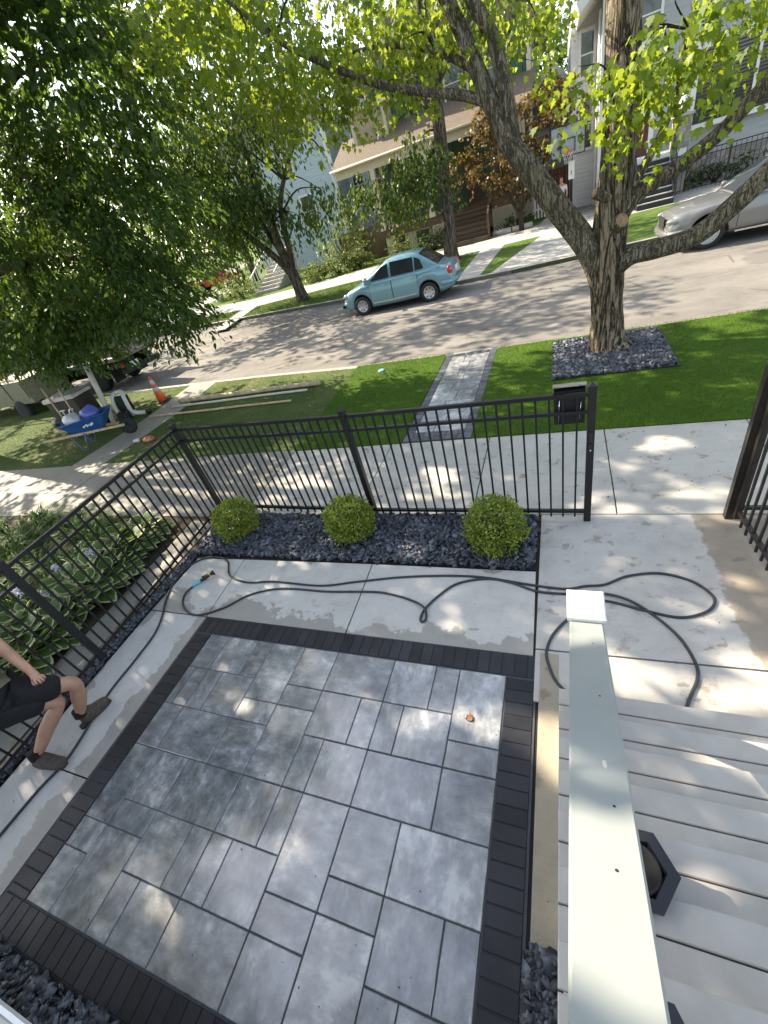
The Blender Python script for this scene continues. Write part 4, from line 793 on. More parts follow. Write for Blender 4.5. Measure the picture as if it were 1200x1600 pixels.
def shoe(a, toe, heel):
    a = Vector(a); toe = Vector(toe); heel = Vector(heel)
    skin('shoe', [(*heel.lerp(toe, -.06), .054), (*heel.lerp(toe, .3), .062), (*heel.lerp(toe, .62), (.060)), (*heel.lerp(toe, 1.04), .052), (a.x, a.y, a.z + .02, .056)], [(0, 1), (1, 2), (2, 3), (1, 4)], M['shoe'], w, 2, 1)
    d = (toe - heel).normalized(); mb = MB(); n_ = Vector((-d.y, d.x, 0)); ol = [(-.040, .022), (-.02, .034), (.06, .030), (.16, .040), (.22, .036), (.252, .018)]; q = [heel + d * (u * (toe - heel).length / .25) + n_ * v for u, v in ol] + [heel + d * (u * (toe - heel).length / .25) - n_ * v for u, v in ol[::-1]]; mb.prism([(v.x, v.y) for v in q][::-1], .003, .024); obj('sole', mb, M['sole'], w)
    mb = MB(); mb.tube([(a.x, a.y, a.z + .005), (a.x + .01, a.y + .01, a.z + .075)], [.052, .048], 14); obj('sock', mb, M['sock'], w)
    mb = MB(); q = heel.lerp(toe, .52)
    for k in range(4):
        c = heel.lerp(toe, .38 + .11 * k); n_ = Vector((-d.y, d.x, 0)); z = .112 - .011 * k; mb.tube([c - n_ * .022 + Vector((0, 0, z - .045)), c + Vector((0, 0, z - .037)), c + n_ * .022 + d * .02 + Vector((0, 0, z - .045))], .0035, 5)
    obj('lace', mb, M['sole'], w)
shoe(aR, (-3.83, .385, .045), (-4.11, .335, .052)); shoe((-3.965, .735, .115), (-3.915, .945, .045), (-3.975, .70, .05))
t = thing('cord', 'short loop of dark cord held in the hand of the worker', 'cord', (-3.72, .70, .78)); mb = MB(); mb.tube(spline([(-3.725, .66, .80), (-3.722, .705, .790), (-3.722, .755, .80), (-3.69, .80, .86), (-3.65, .79, .84), (-3.66, .74, .76), (-3.70, .70, .70)], 6), .004, 6); obj('loop', mb, M['hose'], t)

# ------------------------------------------------------------------ vehicles
def lerp_line(pts, x):
    if x <= pts[0][0]: return pts[0][1]
    for (a, va), (b, vb) in zip(pts, pts[1:]):
        if x <= b:
            t = (x - a) / (b - a); return va + (vb - va) * t
    return pts[-1][1]
def wheel(t, x, y, r, w_, side, spokes, kind):
    g = MB(); Mx = Matrix.Translation((x, y, r)) @ Matrix.Rotation(R(90), 4, 'X')
    g.lathe([(r * .60, -w_ * .05), (r * .66, -w_ / 2), (r * .93, -w_ / 2), (r, -w_ * .32), (r, w_ * .32), (r * .93, w_ / 2), (r * .66, w_ / 2), (r * .60, w_ * .05)], (0, 0, 0), 30, 0, Mx); wh = obj('wheel', g, M['tyre'], t)
    s = -side; g = MB(); yo = lambda k: s * w_ * k
    g.lathe([(r * .66, yo(.30)), (r * .66, yo(.46)), (r * .60, yo(.49)), (r * .57, yo(.40)), (.003, yo(.34))] if s > 0 else [(.003, yo(.34)), (r * .57, yo(.40)), (r * .60, yo(.49)), (r * .66, yo(.46)), (r * .66, yo(.30))], (0, 0, 0), 30, 1 if kind == 'alloy' else 0, Mx)
    if kind == 'alloy':
        g.lathe([(r * .68, yo(.40)), (r * .68, yo(.5)), (r * .60, yo(.51)), (r * .585, yo(.42))], (0, 0, 0), 30, 0, Mx)
        for i in range(spokes):
            a = 2 * math.pi * i / spokes + .3
            for da in (-.13, .13):
                p = Mx @ Vector((math.cos(a + da * .4) * r * .10, math.sin(a + da * .4) * r * .10, yo(.50))); q = Mx @ Vector((math.cos(a + da) * r * .61, math.sin(a + da) * r * .61, yo(.46))); g.bar(p, q, r * .075, r * .07, 0, (0, 1, 0))
        g.lathe([(r * .14, yo(.40)), (r * .14, yo(.54)), (.003, yo(.55))], (0, 0, 0), 14, 0, Mx)
    else:
        for i in range(spokes):
            a = 2 * math.pi * i / spokes; p = Mx @ Vector((math.cos(a) * r * .44, math.sin(a) * r * .44, 0)); c = [Mx @ Vector((math.cos(a) * r * .44 + dx * r, math.sin(a) * r * .44 + dy * r, yo(.415) + s * .004)) for dx, dy in [(.075 * math.cos(b), .075 * math.sin(b)) for b in np.linspace(0, 6.28, 9)[:-1]]]
            g.add(c, [tuple(range(8))], 1)
        for i in range(4):
            a = 2 * math.pi * i / 4 + .4; c = [Mx @ Vector((math.cos(a) * r * .14 + dx * r, math.sin(a) * r * .14 + dy * r, yo(.355) + s * .006)) for dx, dy in [(.035 * math.cos(b), .035 * math.sin(b)) for b in np.linspace(0, 6.28, 7)[:-1]]]; g.add(c, [tuple(range(6))], 1)
    obj('rim', g, [M['rim'], M['darkhole']], wh)
def car(name, label, cat, loc, rz, paint, S, group=None):
    t = thing(name, label, cat, loc, group, True, rz); L, W = S['L'], S['W']; hw = W / 2; xs = sorted(set(list(np.linspace(-L / 2, L / 2, 44)) + [x + d for x in S['wx'] for d in np.linspace(-S['ar'], S['ar'], 13)]))
    def ring(x):
        zt = lerp_line(S['top'], x); w_ = lerp_line(S['wid'], x) * hw; zb = lerp_line(S['bot'], x)
        for xw in S['wx']:
            if abs(x - xw) < S['ar']: zb = max(zb, S['wr'] + math.sqrt(max(0, S['ar'] ** 2 - (x - xw) ** 2)) * 1.0)
        zb = min(zb, zt - .12); h = zt - zb
        return [(w_ * .70, zb + .02), (w_ * .965, zb), (w_ * .99, zb + h * .14), (w_ * 1.0, zb + h * .42), (w_ * .988, zb + h * .66), (w_ * .955, zt - min(.10, h * .2)), (w_ * .90, zt - .03), (w_ * .78, zt - .004), (w_ * .45, zt + .012), (0, zt + .018)]
    mb = MB(); K = 10; n = 2 * K - 1; vs = []; rings = []
    for x in xs:
        r = ring(x); rings.append(r); vs += [(x, y, z) for y, z in r] + [(x, -y, z) for y, z in r[-2::-1]]
    fs = []
    for i in range(len(xs) - 1):
        for k in range(n - 1): fs.append((i * n + k, (i + 1) * n + k, (i + 1) * n + k + 1, i * n + k + 1))
        fs.append((i * n, i * n + n - 1, (i + 1) * n + n - 1, (i + 1) * n))
    fs.append(tuple(range(n))); fs.append(tuple(reversed(range((len(xs) - 1) * n, len(xs) * n)))); mb.add(vs, fs, 0, True)
    body = obj('body', mb, paint, t)
    mb = MB(); mb.box((-L / 2 + .18, -hw * .72, lerp_line(S['bot'], 0) + .0), (L / 2 - .18, hw * .72, lerp_line(S['bot'], 0) + .35)); obj('underbody', mb, M['truckdark'], t)
    xa, xb, xc, xd = S['gh']; zr, zbelt, wb_, wr_ = S['roof'], S['belt'], S['wb'] * hw, S['wr_'] * hw
    def hz_(x):
        if x > xb: u_ = (xa - x) / (xa - xb); return zbelt + (zr - .05 - zbelt) * (u_ ** .92)
        if x < xc: u_ = (x - xd) / (xc - xd); return zbelt + (zr - .05 - zbelt) * (max(u_, 0) ** .85)
        u_ = (x - xc) / (xb - xc); return zr - .05 + .05 * math.sin(math.pi * u_) ** .7
    sw = lambda z: wb_ + (wr_ - wb_) * max(0, (z - zbelt) / (zr - zbelt)) ** 1.15
    gx = list(np.linspace(xd, xa, 36)); mb = MB(); vs = []; fs = []; K2 = 7; n2 = 2 * K2 - 1
    for x in gx:
        h = hz_(x); r = []
        for f in (0, .45, .80): z = zbelt - .03 + (h - zbelt + .03) * f; r.append((sw(z), z))
        r += [(sw(h) * .965, zbelt - .03 + (h - zbelt + .03) * .93), (sw(h) * .86, h + .0), (sw(h) * .5, h + .022), (0, h + .028)]
        vs += [(x, y, z) for y, z in r] + [(x, -y, z) for y, z in r[-2::-1]]
    for i in range(len(gx) - 1):
        for k in range(n2 - 1): fs.append((i * n2 + k, (i + 1) * n2 + k, (i + 1) * n2 + k + 1, i * n2 + k + 1))
    mb.add(vs, fs, 0, True); obj('roof', mb, paint, t)
    # side windows follow the leaning side, windscreens the raked ends
    for s in (1, -1):
        for wi in S['win']:
            q = MB(); pts = []
            for i, (x, f) in enumerate(wi):
                z = zbelt + (hz_(x) - zbelt) * f; pts.append((x, s * (sw(z) + .007), z))
            q.add(pts, [tuple(range(len(pts)))] if s < 0 else [tuple(reversed(range(len(pts))))]); obj('window', q, M['carglass'], t)
    for nm, x0, x1 in (('windscreen', xa - .04, xb + .06), ('rear_window', xd + .04, xc - .04)):
        q = MB(); N_ = 6; vs = []
        for i in range(N_ + 1):
            x = x0 + (x1 - x0) * i / N_; h = hz_(x); yy = sw(h) * .86
            for j in range(7): v = -1 + j / 3; vs.append((x + (.012 if nm == 'windscreen' else -.012), v * yy, h + .028 * (1 - v * v) + .012))
        q.add(vs, [(i * 7 + j, i * 7 + j + 1, (i + 1) * 7 + j + 1, (i + 1) * 7 + j) for i in range(N_) for j in range(6)], 0, True); obj(nm, q, M['carglass'], t)
    # doors: raised skins with a shut line round each, and a handle
    for s in (1, -1):
        for (x0, x1) in S['doors']:
            q = MB(); N_ = 8; vs = []
            for i in range(N_ + 1):
                x = x0 + (x1 - x0) * i / N_; r = ring(x)
                for k in range(2, 6): y, z = r[k]; vs.append((x, s * (y + .005), z + (.03 if k == 2 else 0)))
            q.add(vs, [(i * 4 + k, (i + 1) * 4 + k, (i + 1) * 4 + k + 1, i * 4 + k + 1)[::s] for i in range(N_) for k in range(3)], 0, True)
            d = obj('door', q, paint, t); r = ring(x0 + .12); q = MB(); q.bar((x0 + .06, s * (r[5][0] + .012), r[4][1] + .07), (x0 + .22, s * (r[5][0] + .012), r[4][1] + .07), .022, .028); obj('handle', q, S.get('handle', paint), d)
            q = MB()
            for xx in (x0 - .006, x1 + .006):
                r = ring(xx)
                for k in range(2, 5): q.bar((xx, s * (r[k][0] + .001), r[k][1]), (xx, s * (r[k + 1][0] + .001), r[k + 1][1]), .010, .010, 0, (1, 0, 0))
            obj('door_gap', q, M['darkhole'], d)
    for s in (1, -1):
        q = MB(); xm = xa - .16; zm = zbelt + .10; q.ball((xm, s * (wb_ + .12), zm), (.07, .105, .075), 0, 12, 8); q.bar((xm, s * (wb_ - .02), zm - .05), (xm, s * (wb_ + .10), zm - .03), .05, .04); obj('mirror', q, paint, t)
        q = MB(); x = L / 2 - S['hl'][0]; q.ball((x, s * lerp_line(S['wid'], x) * hw * .80, S['hl'][1]), (S['hl'][2], .15, S['hl'][3]), 0, 14, 8); obj('headlight', q, M['head'], t)
        q = MB(); x = -L / 2 + S['tl'][0]; q.ball((x, s * lerp_line(S['wid'], x) * hw * .87, S['tl'][1]), (.11, .11, S['tl'][2]), 0, 14, 8); obj('taillight', q, M['tail'], t)
    q = MB(); q.box((L / 2 - .03, -.38, S['gr'][0]), (L / 2 + .012, .38, S['gr'][1])); g_ = obj('grille', q, M['darkhole'], t)
    q = MB()
    for i in range(3): z = S['gr'][0] + (S['gr'][1] - S['gr'][0]) * (i + .6) / 3.2; q.box((L / 2 + .002, -.36, z), (L / 2 + .022, .36, z + .022))
    obj('slat', q, M['chrome'], g_)
    q = MB(); zb0 = lerp_line(S['bot'], L / 2); q.box((L / 2 - .03, -.62, zb0 + .03), (L / 2 + .055, .62, zb0 + .13)); obj('air_intake', q, M['darkhole'], t)
    for xe, nm in ((L / 2, 'front_bumper'), (-L / 2, 'rear_bumper')):
        q = MB(); sg = 1 if xe > 0 else -1; wq = lerp_line(S['wid'], xe) * hw; bz = lerp_line(S['bot'], xe)
        q.tube(spline([(xe - sg * .38, wq * 1.12, bz + .15), (xe - sg * .10, wq * .98, bz + .14), (xe + sg * .02, wq * .5, bz + .13), (xe + sg * .03, 0, bz + .13), (xe + sg * .02, -wq * .5, bz + .13), (xe - sg * .10, -wq * .98, bz + .14), (xe - sg * .38, -wq * 1.12, bz + .15)], 4), .085, 8); obj(nm, q, paint, t)
    q = MB(); q.box((-L / 2 - .012, -.2, S['tl'][1] - .10), (-L / 2 + .05, .2, S['tl'][1] + .02)); obj('number_plate', q, M['mark'], t)
    if S.get('strip'):
        for s in (1, -1):
            q = MB(); x0, x1, zf = S['strip']; prev = None
            for x in np.linspace(x0, x1, 10):
                r = ring(x); z = r[2][1] + zf; p = (x, s * (r[3][0] + .012), z)
                if prev: q.bar(prev, p, .014, .035)
                prev = p
            obj('side_strip', q, S['stripmat'], t)
    for x in S['wx']:
        for s in (1, -1): wheel(t, x, s * (hw - .10), S['wr'], .19, s, S['spokes'], S['wk'])
    return t
sedan = dict(L=4.05, W=1.62, wr=.300, ar=.365, wx=(1.24, -1.20), top=[(-2.03, .80), (-1.95, .965), (-1.40, 1.02), (-.9, 1.0), (.85, .985), (1.2, .95), (1.72, .82), (1.96, .66), (2.03, .50)], wid=[(-2.03, .84), (-1.9, .93), (-1.4, .985), (0, 1), (1.2, .985), (1.75, .90), (2.03, .70)], bot=[(-2.03, .34), (-1.7, .25), (0, .20), (1.7, .22), (2.03, .28)],
             gh=(1.08, .20, -.95, -1.62), roof=1.50, belt=.985, wb=.90, wr_=.70, win=[[(.80, .04), (.10, .04), (.10, .84), (.36, .90)], [(.02, .04), (-.78, .04), (-.78, .84), (.02, .86)], [(-.83, .05), (-1.12, .12), (-1.02, .74), (-.83, .82)]], doors=[(.06, .86), (-.86, .03)], hl=(.20, .66, .17, .10), tl=(.10, .80, .15), gr=(.56, .64), strip=(-.78, .80, .02), stripmat=M['rim'], spokes=7, wk='cap')
car('parked_sedan', 'pale blue four door saloon car parked at the far kerb', 'car', (-5.18, 15.85, -.12), math.pi, M['bluepaint'], sedan)
suv = dict(L=4.8, W=1.94, wr=.365, ar=.43, wx=(1.50, -1.42), top=[(-2.4, .95), (-2.3, 1.05), (-1.2, 1.03), (.9, 1.03), (1.5, 1.00), (2.05, .93), (2.28, .87), (2.38, .76), (2.4, .56)], wid=[(-2.4, .86), (-2.2, .94), (-1.4, .99), (0, 1), (1.5, .99), (2.1, .95), (2.4, .84)], bot=[(-2.4, .42), (-2.0, .33), (0, .29), (2.0, .30), (2.4, .34)],
           gh=(1.02, .15, -1.75, -2.30), roof=1.62, belt=1.02, wb=.92, wr_=.72, win=[[(.72, .04), (.05, .04), (.05, .86), (.30, .90)], [(-.03, .04), (-.92, .04), (-.92, .88), (-.03, .88)], [(-1.0, .05), (-1.9, .12), (-1.70, .80), (-1.0, .86)]], doors=[(.02, .92), (-.98, -.02)], hl=(.24, .77, .27, .085), tl=(.08, .95, .20), gr=(.50, .80), handle=M['chrome'], strip=(-.95, .95, -.10), stripmat=M['chrome'], spokes=5, wk='alloy')
car('parked_suv', 'silver sport utility car parked at the far kerb behind the low maple limb', 'car', (5.02, 15.62, -.12), math.pi, M['silverpaint'], suv)
pick = dict(L=4.9, W=1.85, wr=.36, ar=.43, wx=(1.55, -1.45), top=[(-2.45, .98), (-2.3, 1.02), (.6, 1.02), (1.4, 1.0), (2.2, .9), (2.45, .7)], wid=[(-2.45, .93), (0, 1), (1.9, .96), (2.45, .84)], bot=[(-2.45, .42), (0, .34), (2.45, .38)], gh=(1.0, .45, -.55, -.75), roof=1.72, belt=1.01, wb=.92, wr_=.76, win=[[(.72, .05), (.12, .05), (.12, .86), (.42, .88)], [(.05, .05), (-.5, .05), (-.5, .86), (.05, .86)]], doors=[(.0, .85)], hl=(.12, .78, .12, .12), tl=(.06, .85, .14), gr=(.58, .85), spokes=5, wk='alloy')
car('parked_pickup', 'red pickup parked far off beyond the corner lawn', 'pickup', (-30.6, 38.6, 0), R(20), M['redpaint'], pick)
# work trucks half hidden under the dark tree
tk = thing('work_truck', 'grey stake bed work truck seen tail on under the dark tree', 'truck', (-14.2, 11.9, -.12))
mb = MB(); mb.box((-19.6, 11.05, .86), (-14.2, 13.0, .98)); obj('bed', mb, M['truckgrey'], tk)
for y in (11.05, 12.94):
    mb = MB()
    for i in range(4): mb.box((-19.6, y, 1.03 + i * .30), (-14.25, y + .05, 1.29 + i * .30))
    for i in range(7): x = -19.5 + i * .86; mb.box((x, y - .02, .98), (x + .07, y - .001, 2.26))
    obj('side_stakes', mb, M['truckgrey'], tk)
mb = MB(); mb.box((-14.24, 11.06, .99), (-14.18, 11.95, 2.35)); mb.box((-14.235, 12.0, .99), (-14.19, 12.98, 1.25)); obj('tailgate', mb, M['truckgrey'], tk)
mb = MB(); mb.box((-21.5, 11.5, .40), (-14.3, 11.66, .86)); mb.box((-21.5, 12.4, .40), (-14.3, 12.56, .86)); mb.box((-14.45, 11.15, .36), (-14.25, 12.9, .52)); mb.box((-15.1, 11.2, .12), (-15.06, 11.7, .8)); mb.box((-15.1, 12.35, .12), (-15.06, 12.85, .8)); obj('chassis', mb, M['truckdark'], tk)
mb = MB(); mb.box((-14.25, 11.5, .50), (-14.235, 11.85, .68)); obj('number_plate', mb, M['mark'], tk)
for y in (11.12, 12.93): mb = MB(); mb.box((-14.25, y - .05, .62), (-14.20, y + .06, .76)); obj('taillight', mb, M['tail'], tk)
for x in (-15.9, -20.3):
    for y in (11.3, 12.75):
        mb = MB(); mb.lathe([(.24, -.14), (.42, -.14), (.45, -.09), (.45, .09), (.42, .14), (.24, .14)], (0, 0, 0), 22, 0, Matrix.Translation((x, y, .45 - .12)) @ Matrix.Rotation(R(90), 4, 'X')); obj('wheel', mb, M['tyre'], tk)
mb = MB(); mb.prism([(-22.2, .5), (-22.3, 1.3), (-21.4, 1.45), (-21.0, 2.3), (-19.8, 2.35), (-19.8, .5)], 11.1, 12.95, 0, Matrix(((1, 0, 0, 0), (0, 0, 1, 0), (0, 1, 0, 0), (0, 0, 0, 1)))); obj('cab', mb, M['truckgrey'], tk)
pt = thing('service_truck', 'pale yellow service truck with tool racks parked beside the near kerb', 'truck', (-18.5, 10.4, -.12))
mb = MB(); mb.prism([(-23.6, .45), (-23.7, 1.05), (-22.6, 1.2), (-21.8, 1.95), (-20.2, 2.0), (-20.15, 1.25), (-17.0, 1.22), (-16.95, .45)], 9.35, 10.85, 0, Matrix(((1, 0, 0, 0), (0, 0, 1, 0), (0, 1, 0, 0), (0, 0, 0, 1)))); obj('body', mb, M['truckpale'], pt)
mb = MB(); mb.box((-21.5, 9.335, 1.28), (-20.4, 9.348, 1.85)); obj('window', mb, M['carglass'], pt)
for x in (-19.9, -18.9, -17.9): mb = MB(); mb.box((x, 9.325, .62), (x + .86, 9.348, 1.14)); obj('side_box_door', mb, M['truckpale'], pt)
for x in (-20.0, -18.4, -17.0): mb = MB(); mb.bar((x, 9.4, 1.2), (x + .15, 9.4, 2.5), .05, .05); obj('rack_post', mb, M['whitetank'], pt)
mb = MB(); mb.bar((-20.0, 9.4, 2.5), (-16.7, 9.4, 2.5), .05, .06); mb.bar((-20.0, 9.4, 1.85), (-16.8, 9.4, 1.85), .05, .05); obj('rack_rail', mb, M['whitetank'], pt)
for x in (-22.5, -17.9): mb = MB(); mb.lathe([(.2, -.1), (.34, -.1), (.36, -.06), (.36, .06), (.34, .1), (.2, .1)], (0, 0, 0), 20, 0, Matrix.Translation((x, 9.42, .24)) @ Matrix.Rotation(R(90), 4, 'X')); obj('wheel', mb, M['tyre'], pt)
for i in range(3): mb = MB(); mb.bar((-19.2 + i * .35, 9.9, 1.25), (-19.0 + i * .45, 9.8, 2.2), .09, .05); obj('tool_shaft', mb, M['rust'] if i < 2 else M['wood'], pt)

# ------------------------------------------------------------------ things left on the neighbour's grass
def cone(c):
    t = thing('traffic_cone', 'orange traffic cone with two pale bands standing by the near kerb', 'cone', c); x, y, z = c; h = .70
    mb = MB(); mb.bbox((x - .18, y - .18, z), (x + .18, y + .18, z + .035), .01); obj('base', mb, M['rubber'], t)
    rr = lambda q: .135 - .105 * q
    mb = MB(); mb.lathe([(rr(k) , z + .036 + h * k) for k in (0, .25, .5, .75, 1)] + [(rr(1) - .008, z + .036 + h)], (x, y, 0), 22); obj('shell', mb, M['orange'], t)
    for a, b in ((.42, .58), (.70, .88)): mb = MB(); mb.lathe([(rr(a) + .003, z + .036 + h * a), (rr(b) + .003, z + .036 + h * b), (rr(b), z + .036 + h * b)], (x, y, 0), 22); obj('band', mb, M['reflect'], t)
cone((-10.62, 8.86, 0))
wbr = thing('wheelbarrow', 'blue steel wheelbarrow loaded with a plastic sack', 'wheelbarrow', (-10.55, 6.52, 0), None, True, R(30))
mb = MB(); rim = [(-.50, -.33), (.58, -.30), (.58, .30), (-.50, .33)]; base = [(-.25, -.2), (.30, -.16), (.30, .16), (-.25, .2)]
vs = [(x, y, .72) for x, y in rim] + [(x, y, .36) for x, y in base] + [(x * .95, y * .94, .72) for x, y in rim] + [(x * .9, y * .9, .375) for x, y in base]
mb.add(vs, [(i, (i + 1) % 4, 4 + (i + 1) % 4, 4 + i) for i in range(4)] + [(4, 5, 6, 7)] + [(8 + i, 12 + i, 12 + (i + 1) % 4, 8 + (i + 1) % 4) for i in range(4)] + [(12, 15, 14, 13)] + [(i, 8 + i, 8 + (i + 1) % 4, (i + 1) % 4) for i in range(4)])
tub = obj('tub', mb, M['barrowblue'], wbr); mb = MB(); pr_ = [(*p, .72) for p in rim]
for i in range(4): mb.tube([pr_[i], pr_[(i + 1) % 4]], .016, 8)
obj('rim', mb, M['barrowblue'], tub)
mb = MB()
for i in range(6): mb.box((-.02 + i * .045, -.2665 - .0, .53 + (i % 2) * .02), (.012 + i * .045, -.2555, .575 + (i % 3) * .012))
obj('lettering', mb, M['mark'], tub)
for s in (-1, 1):
    mb = MB(); mb.bar((-1.0, s * .30, .52), (.78, s * .09, .28), .04, .055); obj('handle', mb, M['wood'], wbr)
    mb = MB(); mb.tube([(-.10, s * .25, .42), (-.22, s * .26, .03), (-.34, s * .26, .03), (-.42, s * .27, .43)], .014, 8); obj('leg', mb, M['barrowsteel'], wbr)
mb = MB(); mb.lathe([(.10, -.05), (.185, -.05), (.20, -.02), (.20, .02), (.185, .05), (.10, .05), (.02, .03)], (0, 0, 0), 22, 0, Matrix.Translation((.80, 0, .20)) @ Matrix.Rotation(R(90), 4, 'X')); obj('wheel', mb, M['tyre'], wbr)
def lump(name, label, cat, c, r, m1, seed, squash=.6, n=22):
    t = thing(name, label, cat, c); mb = MB(); mb.ball((c[0], c[1], c[2] + r[2] * .8), r, 0, n, 14)
    mb.v = [tuple(Vector(c) + (Vector(v) - Vector(c)) * (1 + .24 * mnoise.noise(Vector(v) * 5 + Vector((seed, 0, 0))) + .10 * mnoise.noise(Vector(v) * 14))) for v in mb.v]; obj('skin', mb, m1, t); return t
lump('plastic_sack', 'crumpled blue plastic sack lying in the wheelbarrow', 'sack', (-10.42, 6.62, .60), (.24, .2, .17), M['sack'], 3)
lump('plastic_sack', 'crumpled whitish plastic sheet in the rear of the wheelbarrow', 'sack', (-10.80, 6.42, .60), (.20, .2, .14), M['sackwhite'], 8)
# backpack blower
bl = thing('backpack_blower', 'white and black backpack blower standing on the grass near the orange cone', 'blower', (-11.15, 8.1, 0), None, True, R(-70))
mb = MB()
for s in (-1, 1): mb.tube(spline([(.16, s * .17, .03), (.18, s * .19, .30), (.10, s * .17, .55), (-.02, s * .12, .66), (-.02, 0, .69)], 5), [.055] * 21, 8)
obj('frame', mb, M['whitetank'], bl)
mb = MB(); mb.bbox((-.02, -.15, .06), (.10, .15, .60), .03); mb.tube([(-.10, -.10, .12), (-.12, -.12, .55)], .04, 8); mb.tube([(-.10, .10, .12), (-.12, .12, .55)], .04, 8); obj('harness', mb, M['blackplastic'], bl)
mb = MB(); mb.bbox((.10, -.16, .02), (.36, .16, .24), .03); obj('engine', mb, M['blackplastic'], bl)
mb = MB(); mb.tube(spline([(.20, .20, .15), (.24, .34, .10), (.30, .55, .08), (.33, .68, .08)], 5), .055, 10); obj('blower_tube', mb, M['whitetank'], bl); mb = MB(); mb.tube([(.33, .68, .08), (.35, .78, .08)], .062, 10); obj('nozzle', mb, M['blackplastic'], bl)
# black tool box with tools leaning on it
bx = thing('tool_chest', 'tall black chest with grey lid and white letters behind the wheelbarrow', 'chest', (-12.1, 7.45, 0), None, True, R(8))
mb = MB(); mb.bbox((-.48, -.30, .0), (.48, .30, .98), .02); obj('case', mb, M['blackplastic'], bx); mb = MB(); mb.bbox((-.52, -.33, .985), (.52, .33, 1.09), .03); obj('lid', mb, M['rim'], bx)
for x, s in ((-.12, 'T'), (.16, 'C')):
    o = text_mesh(s, .34, M['mark'], 'letter', None, Matrix.Translation((x, -.304, .62)) @ Matrix.Rotation(R(90), 4, 'X')); o.parent = bx
t = thing('garden_tool', 'wooden handled shovel leaning against the black chest', 'shovel', (-12.0, 7.0, 0)); mb = MB(); mb.tube([(-12.05, 6.95, .02), (-12.30, 7.12, 1.38)], .018, 8); obj('shaft', mb, M['wood'], t); mb = MB(); mb.bar((-12.05, 6.95, .01), (-12.08, 6.97, .26), .2, .012); obj('blade', mb, M['truckdark'], t)
t = thing('garden_tool', 'second wooden tool handle leaning on the chest close to the pale pipe', 'rake', (-11.6, 7.0, 0)); mb = MB(); mb.tube([(-11.62, 6.98, .02), (-11.72, 7.13, 1.30)], .018, 8); obj('shaft', mb, M['wood'], t); mb = MB(); mb.bar((-11.78, 6.98, .02), (-11.45, 6.98, .02), .05, .03); obj('head', mb, M['truckdark'], t)
t = thing('pipe', 'thick pale pipe standing up between the chest and the grey truck', 'pipe', (-11.35, 7.75, 0)); mb = MB(); mb.tube([(-11.32, 7.62, .0), (-11.40, 7.95, 1.55)], [.07, .07], 14); obj('tube', mb, M['pipe'], t)
for nm, lb, a, b, r, m in (('wooden_pole', 'thickest round pole lying on the grass, nearest the street', (-9.62, 8.52, .06), (-5.13, 8.42, .06), .062, M['pole']), ('wooden_pole', 'thin pale pole lying close beside the thick round pole', (-9.72, 8.24, .03), (-5.35, 8.16, .03), .03, M['pipe']), ('wooden_pole', 'thin pale pole lying by itself, nearest the pavement', (-10.05, 7.76, .03), (-5.50, 7.64, .03), .028, M['wood'])):
    t = thing(nm, lb, 'pole', tuple(Vector(a).lerp(Vector(b), .5)), 'poles on the grass'); mb = MB(); q = [Vector(a).lerp(Vector(b), k / 6) + Vector((0, .012 * math.sin(k * 1.9), 0)) for k in range(7)]; mb.tube(q, [r * (1 - .02 * k) for k in range(7)], 12); obj('shaft', mb, m, t)
lump('crumpled_packet', 'crumpled orange and white packet dropped on the grass', 'packet', (-8.72, 6.36, .005), (.16, .10, .06), plain('orange_packet', (.45, .16, .07), .6, 0, .7, 16), 5)
t = thing('paper_cup', 'small pale paper cup lying near the orange packet', 'cup', (-9.12, 6.34, 0)); mb = MB(); mb.tube([(-9.18, 6.34, .045), (-9.05, 6.36, .045)], [.035, .048], 12); obj('cup_wall', mb, M['sackwhite'], t); mb = MB(); mb.tube([(-9.055, 6.36, .045), (-9.045, 6.361, .045)], [.05, .05], 12); obj('rim', mb, M['mark'], t)
lump('tool_bag', 'black tool bag lying on the sunlit grass at the edge of the photo', 'bag', (-14.2, 8.1, .0), (.34, .2, .16), M['blackplastic'], 2)

